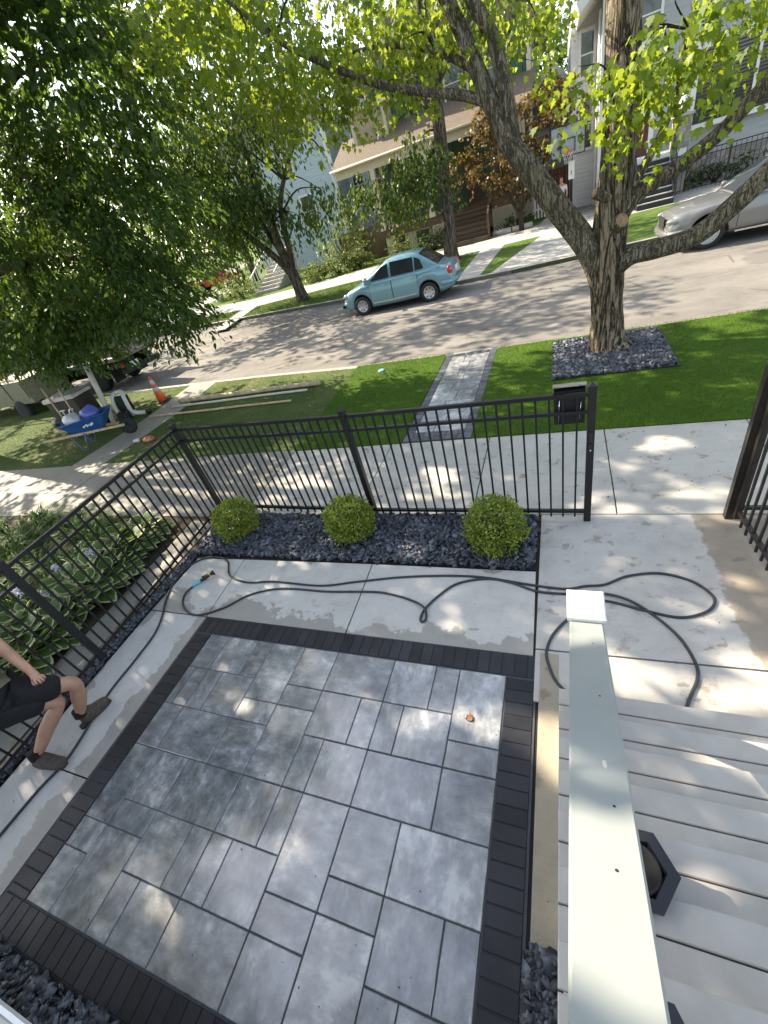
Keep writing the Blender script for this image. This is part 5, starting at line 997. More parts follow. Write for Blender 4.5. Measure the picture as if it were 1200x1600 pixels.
# ------------------------------------------------------------------ trees
tm = tree('maple_tree', 'large maple with forking limbs standing in the square slate bed', (.74, 8.2, 0),
     [(.80, 8.2, -.02, .36), (.76, 8.2, .16, .275), (.74, 8.2, .6, .225), (.71, 8.2, 1.15, .235), (.70, 8.2, 1.6, .235), (.72, 8.2, 2.1, .215), (.75, 8.2, 2.8, .205), (.74, 8.25, 3.6, .20), (.72, 8.3, 4.6, .17), (.8, 8.4, 6.2, .12), (.9, 8.5, 8.2, .05)],
     [[(.62, 8.2, 1.05, .15), (.43, 8.18, 1.62, .175), (-.03, 8.15, 2.28, .165), (-.42, 8.15, 2.85, .15), (-.64, 8.15, 3.18, .14), (-.86, 8.2, 3.66, .115), (-1.05, 8.2, 4.16, .10), (-1.25, 8.2, 4.65, .09), (-1.7, 8.0, 5.6, .06), (-2.3, 7.8, 6.8, .03)],
      [(-.58, 8.15, 3.05, .11), (-.66, 8.15, 3.75, .095), (-.80, 8.15, 4.32, .085), (-1.08, 8.1, 4.9, .07), (-1.3, 8.0, 6.2, .04)],
      [(-.86, 8.2, 3.66, .06), (-1.15, 8.2, 3.82, .062), (-1.43, 8.2, 3.93, .058), (-2.31, 8.15, 4.27, .05), (-3.18, 8.1, 4.78, .042), (-3.68, 8.05, 5.13, .034), (-4.09, 8.0, 5.54, .028), (-4.5, 7.9, 6.0, .02)],
      [(-.95, 8.25, 4.0, .06), (-1.6, 8.5, 4.45, .045), (-2.4, 8.7, 4.75, .03), (-3.3, 8.9, 4.9, .012)],
      [(.74, 8.2, 1.72, .10), (.98, 8.12, 2.14, .098), (1.49, 8.0, 2.40, .09), (1.81, 7.9, 2.60, .085), (2.06, 7.8, 2.84, .08), (2.36, 7.7, 3.16, .075), (3.2, 7.4, 4.2, .05)],
      [(.76, 8.18, 1.20, .12), (1.0, 8.1, 1.42, .135), (1.32, 8.0, 1.46, .13), (1.76, 7.9, 1.54, .125), (2.10, 7.8, 1.82, .12), (2.52, 7.7, 2.24, .115), (3.4, 7.5, 3.2, .08)],
      [(.80, 8.15, 1.95, .06), (.94, 8.05, 2.28, .055), (1.10, 8.0, 2.56, .05), (1.25, 7.95, 2.88, .04), (1.30, 7.7, 3.2, .03), (1.25, 7.2, 3.6, .018)],
      [(.72, 8.1, 2.20, .07), (.56, 7.98, 2.28, .066), (.46, 7.92, 2.34, .062)],
      [(.76, 8.08, 1.83, .10), (.80, 7.98, 1.90, .105), (.83, 7.92, 1.94, .10)]],
     [((-4.6, 8.0, 5.6), (1.0, .9, .7), 52), ((-3.7, 8.1, 5.15), (.9, .9, .7), 56), ((-3.3, 8.3, 4.75), (.6, .7, .35), 18), ((-2.4, 8.4, 4.95), (.8, .9, .5), 40), ((-2.5, 8.4, 4.35), (.5, .6, .25), 9), ((-1.7, 8.6, 4.75), (.6, .7, .35), 18),
      ((-.5, 9.0, 4.75), (.7, .8, .4), 26), ((-.35, 9.2, 4.2), (.35, .5, .3), 8), ((.45, 9.2, 5.0), (.5, .6, .3), 6),
      ((.36, 6.9, 3.50), (.26, .4, .16), 8), ((.60, 6.8, 3.30), (.24, .4, .16), 9), ((1.08, 6.7, 3.66), (.36, .5, .20), 14), ((1.26, 6.8, 3.36), (.28, .4, .14), 7), ((1.68, 6.8, 3.66), (.44, .4, .24), 15), ((2.2, 6.8, 4.0), (.5, .5, .35), 14),
      ((2.6, 8.4, 8.4), (3.0, 3.4, 1.6), 130), ((4.6, 6.0, 6.8), (2.0, 2.5, 1.4), 60)],
     23, .55, .080, 'maple', M['maple'], M['bark'], .75, None, 2, 56, .10, .35, .020, M['limb'])
mb = MB(); mb.tube([(.485, 7.935, 2.325), (.452, 7.918, 2.345)], [.060, .054], 14); obj('cut_face', mb, M['cutwood'], tm); mb = MB(); mb.tube([(.815, 7.95, 1.92), (.836, 7.910, 1.945)], [.098, .088], 14); obj('cut_face', mb, M['cutwood'], tm)
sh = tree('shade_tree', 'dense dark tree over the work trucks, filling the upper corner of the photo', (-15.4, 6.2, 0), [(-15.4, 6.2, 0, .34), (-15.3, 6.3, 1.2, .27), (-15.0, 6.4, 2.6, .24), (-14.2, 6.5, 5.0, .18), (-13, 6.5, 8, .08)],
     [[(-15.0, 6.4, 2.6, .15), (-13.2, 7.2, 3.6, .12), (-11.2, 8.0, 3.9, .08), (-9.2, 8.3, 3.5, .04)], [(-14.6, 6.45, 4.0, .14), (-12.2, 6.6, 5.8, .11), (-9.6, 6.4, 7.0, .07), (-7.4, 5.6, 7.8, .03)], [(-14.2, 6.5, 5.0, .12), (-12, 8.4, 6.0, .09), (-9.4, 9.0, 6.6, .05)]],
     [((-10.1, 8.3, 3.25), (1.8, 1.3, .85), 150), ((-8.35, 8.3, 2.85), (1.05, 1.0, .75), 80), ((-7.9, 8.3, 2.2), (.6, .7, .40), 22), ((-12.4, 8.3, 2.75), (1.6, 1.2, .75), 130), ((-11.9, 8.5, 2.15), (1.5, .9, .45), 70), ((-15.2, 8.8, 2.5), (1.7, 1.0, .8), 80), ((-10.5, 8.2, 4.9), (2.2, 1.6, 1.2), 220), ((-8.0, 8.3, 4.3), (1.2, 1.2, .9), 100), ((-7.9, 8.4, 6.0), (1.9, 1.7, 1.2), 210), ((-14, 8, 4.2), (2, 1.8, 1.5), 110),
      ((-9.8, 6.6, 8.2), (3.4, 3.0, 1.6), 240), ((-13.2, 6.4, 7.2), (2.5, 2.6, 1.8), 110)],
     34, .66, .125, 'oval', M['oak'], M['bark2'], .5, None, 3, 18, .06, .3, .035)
s1 = tree('street_tree', 'drooping street tree with a forked leaning trunk across the street', (-11.66, 20.3, 0), [(-11.66, 20.3, 0, .36), (-11.68, 20.3, .5, .27), (-11.75, 20.3, 1.25, .25), (-11.9, 20.3, 2.0, .21), (-12.0, 20.3, 3.2, .17), (-12.1, 20.4, 5.2, .12), (-12.1, 20.5, 8.2, .05)],
     [[(-11.70, 20.3, .95, .15), (-12.2, 20.2, 1.9, .15), (-12.95, 20.1, 2.85, .13), (-14.2, 20.0, 4.2, .10), (-15.8, 20, 5.6, .05)], [(-11.72, 20.3, 1.1, .13), (-11.55, 20.3, 1.9, .13), (-11.35, 20.3, 3.5, .11), (-10.7, 20.3, 4.6, .09), (-9.4, 20.2, 5.8, .04)], [(-11.85, 20.3, 1.8, .12), (-12.6, 20.6, 3.4, .10), (-13.2, 21, 5.4, .06)]],
     [((-15.6, 20.2, 6.3), (2.8, 2.4, 1.9), 190), ((-13.0, 20.2, 6.6), (2.4, 2.4, 1.8), 180), ((-9.5, 20.1, 7.0), (1.7, 1.6, .7), 50), ((-8.9, 19.9, 3.8), (.9, 1.0, .45), 20), ((-16.4, 20.2, 4.2), (2.0, 1.8, 1.2), 95), ((-13.4, 20.0, 4.3), (1.7, 1.6, .8), 70), ((-12.0, 19.6, 4.6), (1.0, 1.0, .6), 34), ((-12, 21, 9.4), (4, 3.4, 1.7), 200), ((-14.6, 19.6, 3.3), (1.3, 1.2, .5), 30), ((-10.6, 20, 3.3), (.6, .8, .3), 10)],
     27, 1.0, .17, 'oval', M['street_leaf'], M['bark2'], 1.05, None, 4, 16, .05, .35, .05)
tree('street_tree', 'tall straight street tree right behind the blue saloon car', (-4.53, 22.0, 0), [(-4.53, 22.0, 0, .40), (-4.50, 22.0, .5, .31), (-4.42, 22.0, 2.5, .27), (-4.32, 22.0, 4.5, .25), (-4.33, 22.0, 5.9, .22), (-4.4, 22, 8.5, .14), (-4.4, 22, 11, .05)],
     [[(-4.34, 22, 5.0, .14), (-5.2, 22, 5.9, .12), (-6.6, 22, 6.9, .08), (-8, 22, 7.6, .03)], [(-4.33, 22, 5.6, .12), (-3.2, 22.1, 6.8, .09), (-1.6, 22.3, 8.0, .04)], [(-4.42, 22, 2.8, .05), (-5.4, 22.0, 3.3, .04), (-6.9, 22.1, 3.5, .02)]],
     [((-7.2, 22.2, 3.45), (1.4, 1.1, .65), 74), ((-6.1, 22.0, 2.9), (.9, .8, .9), 48), ((-5.4, 21.9, 4.2), (.9, .8, .8), 40), ((-4.6, 21.7, 3.4), (.5, .5, .9), 22), ((-6.3, 22, 6.9), (1.6, 1.5, .9), 50), ((-4, 22.2, 9.0), (4, 3.4, 2.2), 210), ((-2.2, 22.3, 7.2), (1.6, 1.4, .8), 40)],
     17, .85, .17, 'oval', M['street_leaf'], M['bark2'], .8, None, 3, 16, .05, .3, .04)
tree('bronze_maple', 'bronze leaved ornamental maple in front of the green house porch', (-1.7, 25.9, 0), [(-1.7, 25.9, 0, .13), (-1.72, 25.9, .7, .11), (-1.6, 25.9, 1.6, .09), (-1.4, 25.9, 3.2, .05), (-1.2, 26, 4.6, .02)],
     [[(-1.72, 25.9, .6, .08), (-2.2, 25.9, 1.5, .06), (-2.7, 26, 3.0, .04), (-2.9, 26, 4.4, .02)], [(-1.7, 25.9, .8, .07), (-1.0, 25.9, 1.8, .05), (-.3, 26, 3.0, .03)]],
     [((-.7, 25.9, 4.5), (1.3, 1.1, .7), 62), ((-2.6, 26, 4.6), (1.0, 1.0, .7), 44), ((-.7, 25.8, 3.15), (1.35, 1.1, .45), 56), ((-2.7, 25.9, 2.7), (1.2, 1.0, .6), 46), ((-4.2, 26.2, 3.2), (.8, .8, .8), 28), ((.2, 25.9, 3.9), (.7, .8, .4), 22), ((-1.6, 25.9, 1.9), (.8, .7, .4), 18)], 17, .6, .12, 'maple', M['red_leaf'], M['twig'], .35, None, 3, 10, .04, .3, .02)
def shade_canopy(t, blobs, per, length, size, mat):
    """unseen leaf masses added above the frame to shade yard and street"""
    foliage('added_shade_crown', blobs, per, length, size, 'dia', mat, t, .2, .0)
shade_canopy(sh, [((-11.6, 2.4, 6.2), (1.7, 2.3, .9), 130), ((-6.2, 2.6, 6.8), (.8, 1.0, .5), 36), ((-8.5, 2.9, 6.8), (2.6, 2.5, 1.2), 290), ((-8.8, .2, 6.3), (2.4, 2.2, 1.2), 150), ((-12.8, 4.5, 8.6), (3.2, 3.0, 1.6), 170), ((-8.0, 7.0, 7.4), (2.2, 1.6, 1.1), 110), ((-18.6, 9.4, 6.6), (3.0, 2.2, 1.2), 110), ((-15.6, 3.6, 6.2), (3.0, 3.0, 1.3), 150)], 18, .8, .26, M['oak'])  # leaf masses added out of view to keep patio, rail and lawn shaded
shade_canopy(tm, [((-6.2, 10.4, 6.9), (1.8, 1.2, .9), 60)], 18, .6, .2, M['maple'])
shade_canopy(s1, [((-13.2, 15.4, 9.0), (3.8, 2.3, 1.2), 120), ((-18, 16.6, 7.6), (3.2, 2.4, 1.5), 130)], 18, .8, .26, M['street_leaf'])
def bush(name, label, c, r, n, size, mat, cat='shrub', group=None, per=14):
    t = thing(name, label, cat, (c[0], c[1], 0), group); mb = MB()
    for i in range(7): a = i * .9; mb.tube([(c[0] + .05 * math.cos(a), c[1] + .05 * math.sin(a), 0), (c[0] + r[0] * .35 * math.cos(a), c[1] + r[1] * .35 * math.sin(a), r[2] * .8), (c[0] + r[0] * .6 * math.cos(a), c[1] + r[1] * .6 * math.sin(a), r[2] * 1.5)], [.03, .02, .008], 5)
    obj('stem', mb, M['twig'], t); foliage('foliage', [((c[0], c[1], r[2] * 1.02), r, n)], per, r[0] * .35, size, 'oval', mat, t, .1, .35); return t
bush('tall_shrub', 'tall feathery yellow green shrub at the corner of the green house', (-12.3, 28.2), (1.5, 1.3, 1.7), 190, .13, M['shrub'])
for i, (x, y, r_, lb) in enumerate(((-13.6, 25.9, .75, 'low rounded hedge shrub closest to the leaning street tree'), (-12.3, 26.5, .8, 'low hedge shrub in the middle of the sunlit row'), (-11.0, 27.1, .8, 'low hedge shrub at the driveway end of the sunlit row'))): bush('hedge_shrub', lb, (x, y), (r_ * 1.05, r_ * .8, r_ * .62), 90, .12, M['shrub'], 'shrub', 'hedge shrubs along the far footway')
bush('garden_shrub', 'pale rounded shrub on the corner lawn beside the concrete steps', (-19.6, 26.6), (1.0, .9, .7), 90, .13, M['shrub']); bush('garden_shrub', 'loose pale shrub further along the corner lawn', (-21.6, 28.2), (1.2, 1.0, .6), 90, .14, M['shrub'])
bush('porch_shrub', 'dark low shrub under the lattice beside the brown porch steps', (-6.4, 26.9), (.8, .6, .40), 70, .11, M['street_leaf']); bush('porch_shrub', 'bright small shrub at the house corner behind the blue car', (-8.3, 26.6), (.7, .6, .5), 60, .11, M['shrub']); bush('porch_shrub', 'dark shrub by the stone edging beside the bronze maple', (-1.9, 26.6), (.7, .5, .3), 50, .10, M['street_leaf'])
for i, (x, y, rx, rz, mt, lb) in enumerate(((4.9, 25.7, .6, .5, 'shrub', 'small leafy shrub behind the far black fence beside the stone pier'), (6.1, 25.9, .7, .35, 'street_leaf', 'dark planting behind the middle of the far black fence'), (7.4, 25.6, .8, .35, 'street_leaf', 'dark planting behind the end of the far black fence'), (4.4, 25.5, .45, .75, 'shrub', 'climbing rose shrub against the stone pier'))): bush('garden_plant', lb, (x, y), (rx, .5, rz), 55, .10, M[mt], 'plant')
BG = [(-62, 58, 7, 'bg_leaf'), (-50, 48, 6, 'street_leaf'), (-40, 62, 7.5, 'bg_leaf'), (-33, 52, 5.5, 'street_leaf'), (-27, 60, 7, 'bg_leaf'), (-22, 46, 5, 'street_leaf'), (-14, 62, 8, 'bg_leaf'), (-5, 55, 7, 'street_leaf'), (3.5, 60, 6, 'bg_leaf'), (8, 72, 7, 'bg_leaf'), (-2, 44, 4, 'bg_leaf'), (-46, 34, 5, 'street_leaf'), (-36, 30, 3.6, 'street_leaf'), (-60, 40, 7, 'street_leaf'), (-75, 30, 8, 'bg_leaf'), (-55, 25, 5.5, 'street_leaf'), (18, 55, 7, 'bg_leaf'), (-25, 15.5, 3.4, 'street_leaf'), (-30, 9.5, 4.5, 'street_leaf'), (-28, 24.0, 3.6, 'street_leaf'), (-40, 19, 5.5, 'bg_leaf'), (-24.5, 36, 4.0, 'bg_leaf')]
words_ = ['far off on the left horizon', 'behind the corner road', 'above the red pickup', 'beside the corner road', 'tall behind the pale blue house', 'just behind the pale blue house', 'between the blue and green houses', 'over the green house roof', 'in the gap beside the grey house', 'furthest in the gap beside the grey house', 'behind the white garage', 'across the side road', 'nearest the crossing sign', 'second along the side road', 'at the end of the street', 'along the street beyond the trucks', 'behind the grey house', 'right behind the grey work truck', 'past the pale service truck', 'beyond the side road lawn', 'over the far side of the street', 'low between the street trees']
for (x, y, r_, mt), wd in zip(BG, words_):
    h = r_ * 1.5
    tree('background_tree', 'broad leafy background tree ' + wd, (x, y, 0), [(x, y, 0, .3), (x, y, h * .5, .25), (x + .3, y, h, .15), (x, y, h * 1.5, .04)], [], [((x, y, h * .95), (r_, r_ * .9, r_ * .75), 85), ((x + r_ * .45, y, h * .65), (r_ * .6, r_ * .6, r_ * .4), 34), ((x - r_ * .5, y - .5, h * .6), (r_ * .55, r_ * .6, r_ * .4), 34), ((x, y, h * 1.4), (r_ * .6, r_ * .6, r_ * .45), 34)], 14, r_ * .30, .075 * r_ + .05, 'dia', M[mt], M['bark2'], .35, 'trees behind the houses', 0, 8, .03, .3, .05)
tree('young_tree', 'young tree with a pale wrapped trunk on the corner lawn', (-25.6, 29.6, 0), [(-25.6, 29.6, 0, .09), (-25.6, 29.6, 1.4, .07), (-25.5, 29.6, 3, .03)], [], [((-25.3, 29.6, 3.2), (1.3, 1.2, 1.1), 80)], 14, .5, .16, 'oval', M['shrub'], M['pipe'], .5, None, 3, 8, 0)

# ------------------------------------------------------------------ houses and street things across the street
XZ = lambda y: Matrix(((1, 0, 0, 0), (0, 0, 1, 0), (0, 1, 0, 0), (0, 0, 0, 1)))
def win(t, x0, x1, z0, z1, y, n=1, trim='white', face='y', bars=True):
    """window in a wall facing -y (or -x when face='x', then x0..x1 run along y and y is the wall's x)"""
    def bx(lo, hi, mb):
        if face == 'x': mb.box((lo[1], lo[0], lo[2]), (hi[1], hi[0], hi[2]))
        else: mb.box(lo, hi)
    f = MB(); w_ = .10
    bx((x0 - w_, y - .06, z0 - w_ * 1.2), (x1 + w_, y - .002, z0), f); bx((x0 - w_, y - .06, z1), (x1 + w_, y - .002, z1 + w_ * 1.3), f); bx((x0 - w_, y - .06, z0), (x0, y - .002, z1), f); bx((x1, y - .06, z0), (x1 + w_, y - .002, z1), f)
    if bars: bx((x0, y - .045, (z0 + z1) / 2 - .025), (x1, y - .012, (z0 + z1) / 2 + .025), f)
    for i in range(1, n): xx = x0 + (x1 - x0) * i / n; bx((xx - .06, y - .056, z0), (xx + .06, y - .004, z1), f)
    fo = obj('window', f, M[trim], t); p = MB(); bx((x0, y - .008, z0), (x1, y - .003, z1), p); obj('pane', p, M['winglass'], fo); return fo
g = thing('green_house', 'green two storey house with cream trim and a brown front porch', 'house', (-5.5, 35, 0))
mb = MB(); mb.box((-9.9, 31, .9), (-1.3, 41, 7.9)); obj('wall', mb, M['green_side'], g); mb = MB(); mb.box((-9.88, 31.02, -.1), (-1.32, 40.9, .9)); obj('foundation', mb, M['cream'], g)
mb = MB()
for x in (-9.95, -1.45): mb.box((x, 30.94, .0), (x + .2, 31.14, 7.9))
mb.box((-9.95, 30.95, 7.72), (-1.25, 30.998, 7.95)); obj('corner_board', mb, M['cream'], g)
mb = MB(); mb.prism([(-10.6, 7.75), (-.7, 7.75), (-5.6, 11.6)], 30.4, 41.2, 0, XZ(0)); obj('roof', mb, M['shingle'], g)
mb = MB(); mb.box((-10.6, 29.7, 5.1), (-8.6, 31.4, 6.9)); obj('bay', mb, M['tan'], g); mb = MB(); mb.box((-10.75, 29.55, 6.9), (-8.45, 31.4, 7.1)); mb.box((-10.65, 29.66, 5.1), (-10.45, 29.698, 6.9)); mb.box((-8.75, 29.66, 5.1), (-8.58, 29.698, 6.9)); obj('bay_trim', mb, M['cream'], g)
mb = MB(); vs = [(-11.6, 27.5, 4.75), (-1.2, 27.5, 4.75), (-1.0, 31.0, 6.1), (-11.8, 31.0, 6.1)]; mb.add(vs + [(x, y, z - .10) for x, y, z in vs], [(0, 1, 2, 3), (7, 6, 5, 4), (0, 4, 5, 1), (1, 5, 6, 2), (2, 6, 7, 3), (3, 7, 4, 0)]); pr2 = obj('porch_roof', mb, M['shingle'], g)
mb = MB(); mb.box((-11.4, 27.62, 4.28), (-1.35, 27.78, 4.648)); mb.tube([(-11.6, 27.44, 4.70), (-1.2, 27.44, 4.70)], .06, 8); obj('porch_beam', mb, M['cream'], g)
for x in (-9.3, -6.4, -3.0, -1.6): mb = MB(); mb.box((x - .13, 27.62, 1.45), (x + .13, 27.86, 4.279)); mb.box((x - .17, 27.58, 1.45), (x + .17, 27.90, 1.65)); obj('porch_column', mb, M['cream'] if x != -3.0 else M['porchwood'], g)
mb = MB(); mb.box((-9.7, 27.6, 1.32), (-1.35, 30.99, 1.448)); mb.box((-9.7, 27.54, 1.08), (-5.35, 27.598, 1.40)); mb.box((-3.25, 27.54, 1.08), (-1.35, 27.598, 1.40)); obj('porch_floor', mb, M['porchwood'], g)
for x0, x1 in ((-9.6, -6.5), (-3.2, -1.6)):
    mb = MB(); mb.bar((x0, 27.66, 2.25), (x1, 27.66, 2.25), .08, .07); n = int((x1 - x0) / .22)
    for i in range(n): xx = x0 + (i + .5) * (x1 - x0) / n; mb.box((xx - .03, 27.64, 1.45), (xx + .03, 27.68, 2.22))
    obj('porch_railing', mb, M['porchwood'], g)
def lattice(x0, x1, z0, z1, y):
    mb = MB(); d = .17; q = x0 - (z1 - z0)
    def clip(xa, s):
        pts = []
        za, zb = z0, z1
        for z in np.linspace(z0, z1, 30):
            x = xa + s * (z - z0)
            if x0 <= x <= x1: pts.append((x, z))
        return (pts[0], pts[-1]) if len(pts) > 1 else None
    for s, yy in ((1, y), (-1, y - .014)):
        xa = x0 - (z1 - z0) if s > 0 else x0
        while xa < x1 + (z1 - z0):
            c = clip(xa, s)
            if c: mb.bar((c[0][0], yy, c[0][1]), (c[1][0], yy, c[1][1]), .010, .048, 0, (0, 1, 0)) if False else mb.bar((c[0][0], yy, c[0][1]), (c[1][0], yy, c[1][1]), .012, .05)
            xa += d
    for a, b in (((x0, z0), (x1, z0)), ((x0, z1), (x1, z1)), ((x0, z0), (x0, z1)), ((x1, z0), (x1, z1))): mb.bar((a[0], y - .03, a[1]), (b[0], y - .03, b[1]), .06, .04, 0, (0, 1, 0))
    obj('lattice', mb, M['lattice'], g)
lattice(-6.45, -5.45, .02, 1.05, 27.6); lattice(-3.2, -2.1, .02, 1.05, 27.6)
mb = MB(); mb.box((-9.4, 27.9, .0), (-6.5, 27.98, 1.08)); obj('porch_base', mb, M['cream'], g); win(g, -7.55, -6.75, .25, 1.0, 27.9, 1, 'cream'); win(g, -8.9, -8.2, .25, 1.0, 27.9, 1, 'cream')
for k in range(7):
    z = 1.32 - .186 * k; mb = MB(); mb.box((-5.3, 27.54 - .30 * (k + 1), z - .19), (-3.3, 27.54 - .30 * k - .003, z)); obj('step', mb, M['brownwood'], g)
for x in (-5.36, -3.24): mb = MB(); mb.bar((x, 27.5, 2.2), (x, 25.6, 1.0), .07, .08); mb.box((x - .05, 25.55, 0), (x + .05, 25.65, 1.1)); mb.box((x - .05, 27.5, 1.4), (x + .05, 27.6, 2.3)); obj('step_railing', mb, M['porchwood'], g)
win(g, -7.6, -6.5, 5.9, 7.5, 31, 1, 'cream'); win(g, -5.5, -4.4, 5.9, 7.5, 31, 1, 'cream'); win(g, -3.4, -2.4, 5.9, 7.5, 31, 1, 'cream'); win(g, -8.8, -7.2, 2.0, 3.7, 31, 2, 'cream'); win(g, -3.0, -1.9, 2.0, 3.7, 31, 1, 'cream')
mb = MB(); mb.box((-5.0, 30.95, 1.45), (-4.0, 30.996, 3.6)); obj('door', mb, M['porchwood'], g)
b = thing('blue_house', 'pale blue sided house with white windows behind the drooping street tree', 'house', (-17.2, 38, 0))
mb = MB(); mb.box((-22.5, 35, 0), (-14.6, 46, 8.1)); obj('wall', mb, M['blue_side'], b); mb = MB(); mb.box((-14.6, 37.6, 0), (-10.4, 47, 9.0)); obj('wing_wall', mb, M['lav_side'], b)
mb = MB(); mb.prism([(-23.2, 8.05), (-14.2, 8.05), (-18.6, 11.0)], 34.5, 46.4, 0, XZ(0)); obj('roof', mb, M['darkshingle'], b); mb = MB(); mb.prism([(-14.19, 8.95), (-9.9, 8.95), (-12.4, 11.2)], 37.1, 47.4, 0, XZ(0)); obj('wing_roof', mb, M['darkshingle'], b)
mb = MB(); mb.box((-14.72, 34.94, 0), (-14.52, 35.10, 8.1)); mb.box((-22.5, 34.95, 7.9), (-14.5, 34.995, 8.1)); mb.tube([(-14.42, 34.9, 8.0), (-14.42, 34.9, .1)], .06, 8); obj('corner_board', mb, M['white'], b)
win(b, -18.6, -17.5, 6.0, 7.4, 35, 2); win(b, -17.6, -16.6, 2.6, 4.4, 35, 1); win(b, -21.4, -20.2, 2.6, 4.4, 35, 1); win(b, -14.2, -13.4, 3.0, 5.2, 37.6, 1); win(b, -12.9, -12.0, 3.0, 5.2, 37.6, 1); win(b, -13.6, -12.4, 6.4, 8.0, 37.6, 1)
cs = thing('concrete_steps', 'flight of pale concrete steps with a white railing on the corner lawn', 'steps', (-17.6, 27.6, 0))
for k in range(8): mb = MB(); mb.box((-18.4, 26.4 + .42 * k, 0), (-16.7, 26.4 + .42 * (k + 1) - .004, .17 * (k + 1))); obj('step', mb, M['farpave'], cs)
for x in (-18.48, -16.62):
    mb = MB(); mb.bar((x, 26.5, 1.0), (x, 29.7, 2.3), .06, .07)
    for k in range(9): yy = 26.55 + k * .38; mb.box((x - .025, yy, .15 + .155 * k), (x + .025, yy + .05, 1.0 + .155 * k))
    obj('railing', mb, M['white'], cs)
rh = thing('grey_house', 'grey sided house with dark red door, white trim and a wide dark bay window', 'house', (6.5, 33, 0))
mb = MB(); mb.box((1.75, 26.6, 1.0), (12, 40, 8.2)); obj('wall', mb, M['grey_side'], rh); mb = MB(); mb.box((1.70, 26.8, .9), (1.748, 40, 8.2)); obj('side_wall', mb, M['white_side'], rh); mb = MB(); mb.box((1.72, 26.62, -.1), (12, 39.9, 1.0)); obj('foundation', mb, M['stone'], rh)
mb = MB(); mb.box((.55, 29.2, -.05), (1.697, 39.8, 7.4)); wg = obj('rear_wing', mb, M['white_side'], rh); win(rh, .95, 1.45, 2.4, 4.2, 29.2); win(rh, .95, 1.45, 5.0, 6.4, 29.2)
mb = MB(); mb.box((1.62, 26.52, .2), (1.86, 26.78, 8.2)); mb.tube([(1.55, 26.9, 6.6), (1.55, 26.9, .2)], .05, 8); obj('corner_board', mb, M['white'], rh)
mb = MB(); vs = [(.75, 25.7, 6.55), (6.9, 25.7, 10.8), (13, 25.7, 6.6), (13, 25.7, 6.85), (6.9, 25.7, 11.1), (.65, 25.7, 6.85)]; mb.add(vs + [(x, 40.5, z) for x, y, z in vs], [(0, 1, 4, 5), (1, 2, 3, 4), (11, 10, 7, 6), (10, 9, 8, 7), (5, 4, 10, 11), (4, 3, 9, 10), (0, 6, 7, 1), (1, 7, 8, 2), (0, 5, 11, 6)]); obj('roof', mb, M['white'], rh)
mb = MB(); mb.prism([(1.75, 8.2), (1.75, 7.2), (12, 7.2), (12, 8.2), (6.9, 10.7)], 26.6, 40, 0, XZ(0)); obj('gable', mb, M['grey_side'], rh)
mb = MB(); mb.box((2.2, 25.0, 1.42), (4.75, 26.59, 1.56)); mb.box((2.2, 24.96, 1.18), (4.75, 24.998, 1.54)); obj('porch_floor', mb, M['white'], rh)
mb = MB(); mb.box((2.85, 26.53, 1.56), (3.55, 26.592, 3.75)); d = obj('door', mb, M['reddoor'], rh); mb = MB(); mb.box((2.68, 26.51, 1.56), (2.849, 26.592, 3.95)); mb.box((3.551, 26.51, 1.56), (3.74, 26.592, 3.95)); mb.box((2.68, 26.51, 3.751), (3.74, 26.592, 3.97)); obj('door_frame', mb, M['white'], d)
mb = MB(); n = 60
for i in range(26): a = i * 6.283 / 26; mb.ball((3.2 + .17 * math.cos(a), 26.47, 3.0 + .17 * math.sin(a)), (.05 + .015 * math.sin(i * 3), .03, .05), 0, 7, 5)
obj('wreath', mb, M['boxleaf'], d)
for k in range(8): mb = MB(); mb.box((2.9, 24.95 - .26 * (k + 1), 0), (4.15, 24.95 - .26 * k - .004, 1.40 - .175 * k)); sp_ = obj('step', mb, M['blackstep'], rh); mb = MB(); mb.box((2.92, 24.95 - .26 * (k + 1) + .03, 1.40 - .175 * k), (4.13, 24.95 - .26 * k - .05, 1.40 - .175 * k + .03)); obj('step_board', mb, M['farpave'], sp_)
for x in (2.85, 4.2):
    mb = MB(); mb.bar((x, 24.95, 2.4), (x, 22.95, 1.0), .05, .05); mb.bar((x, 24.95, 1.6), (x, 22.95, .25), .04, .04)
    for k in range(10): yy = 24.9 - .21 * k; mb.box((x - .012, yy - .012, 1.55 - .135 * k), (x + .012, yy + .012, 2.38 - .146 * k))
    obj('step_railing', mb, M['black'], rh)
mb = MB(); mb.box((4.25, 24.98, .0), (4.82, 25.6, 2.55)); obj('stone_pier', mb, M['stone'], rh); mb = MB(); mb.box((4.19, 24.92, 2.551), (4.88, 25.66, 2.63)); obj('pier_cap', mb, M['farpave'], rh)
mb = MB(); mb.bbox((5.0, 26.3, 1.95), (9.0, 26.59, 2.12), .01); mb.box((5.0, 26.32, 4.35), (9.0, 26.59, 4.6)); mb.box((4.9, 26.3, 1.2), (5.08, 26.59, 4.6)); mb.box((6.95, 26.40, 2.12), (7.05, 26.59, 4.35)); w0 = obj('window', mb, M['white'], rh)
mb = MB(); mb.box((5.08, 26.45, 2.12), (9.0, 26.55, 4.35)); obj('pane', mb, M['winglass'], w0)
mb = MB()
for i in range(20): mb.box((5.1, 26.425, 2.2 + .108 * i), (8.95, 26.447, 2.235 + .108 * i))
obj('blind', mb, M['truckdark'], w0)
win(rh, 2.4, 3.6, 5.2, 6.6, 26.6); win(rh, 5.4, 8.0, 5.3, 6.8, 26.6, 2); win(rh, 29.5, 30.4, 2.4, 4.2, 1.70, 1, 'white', 'x')
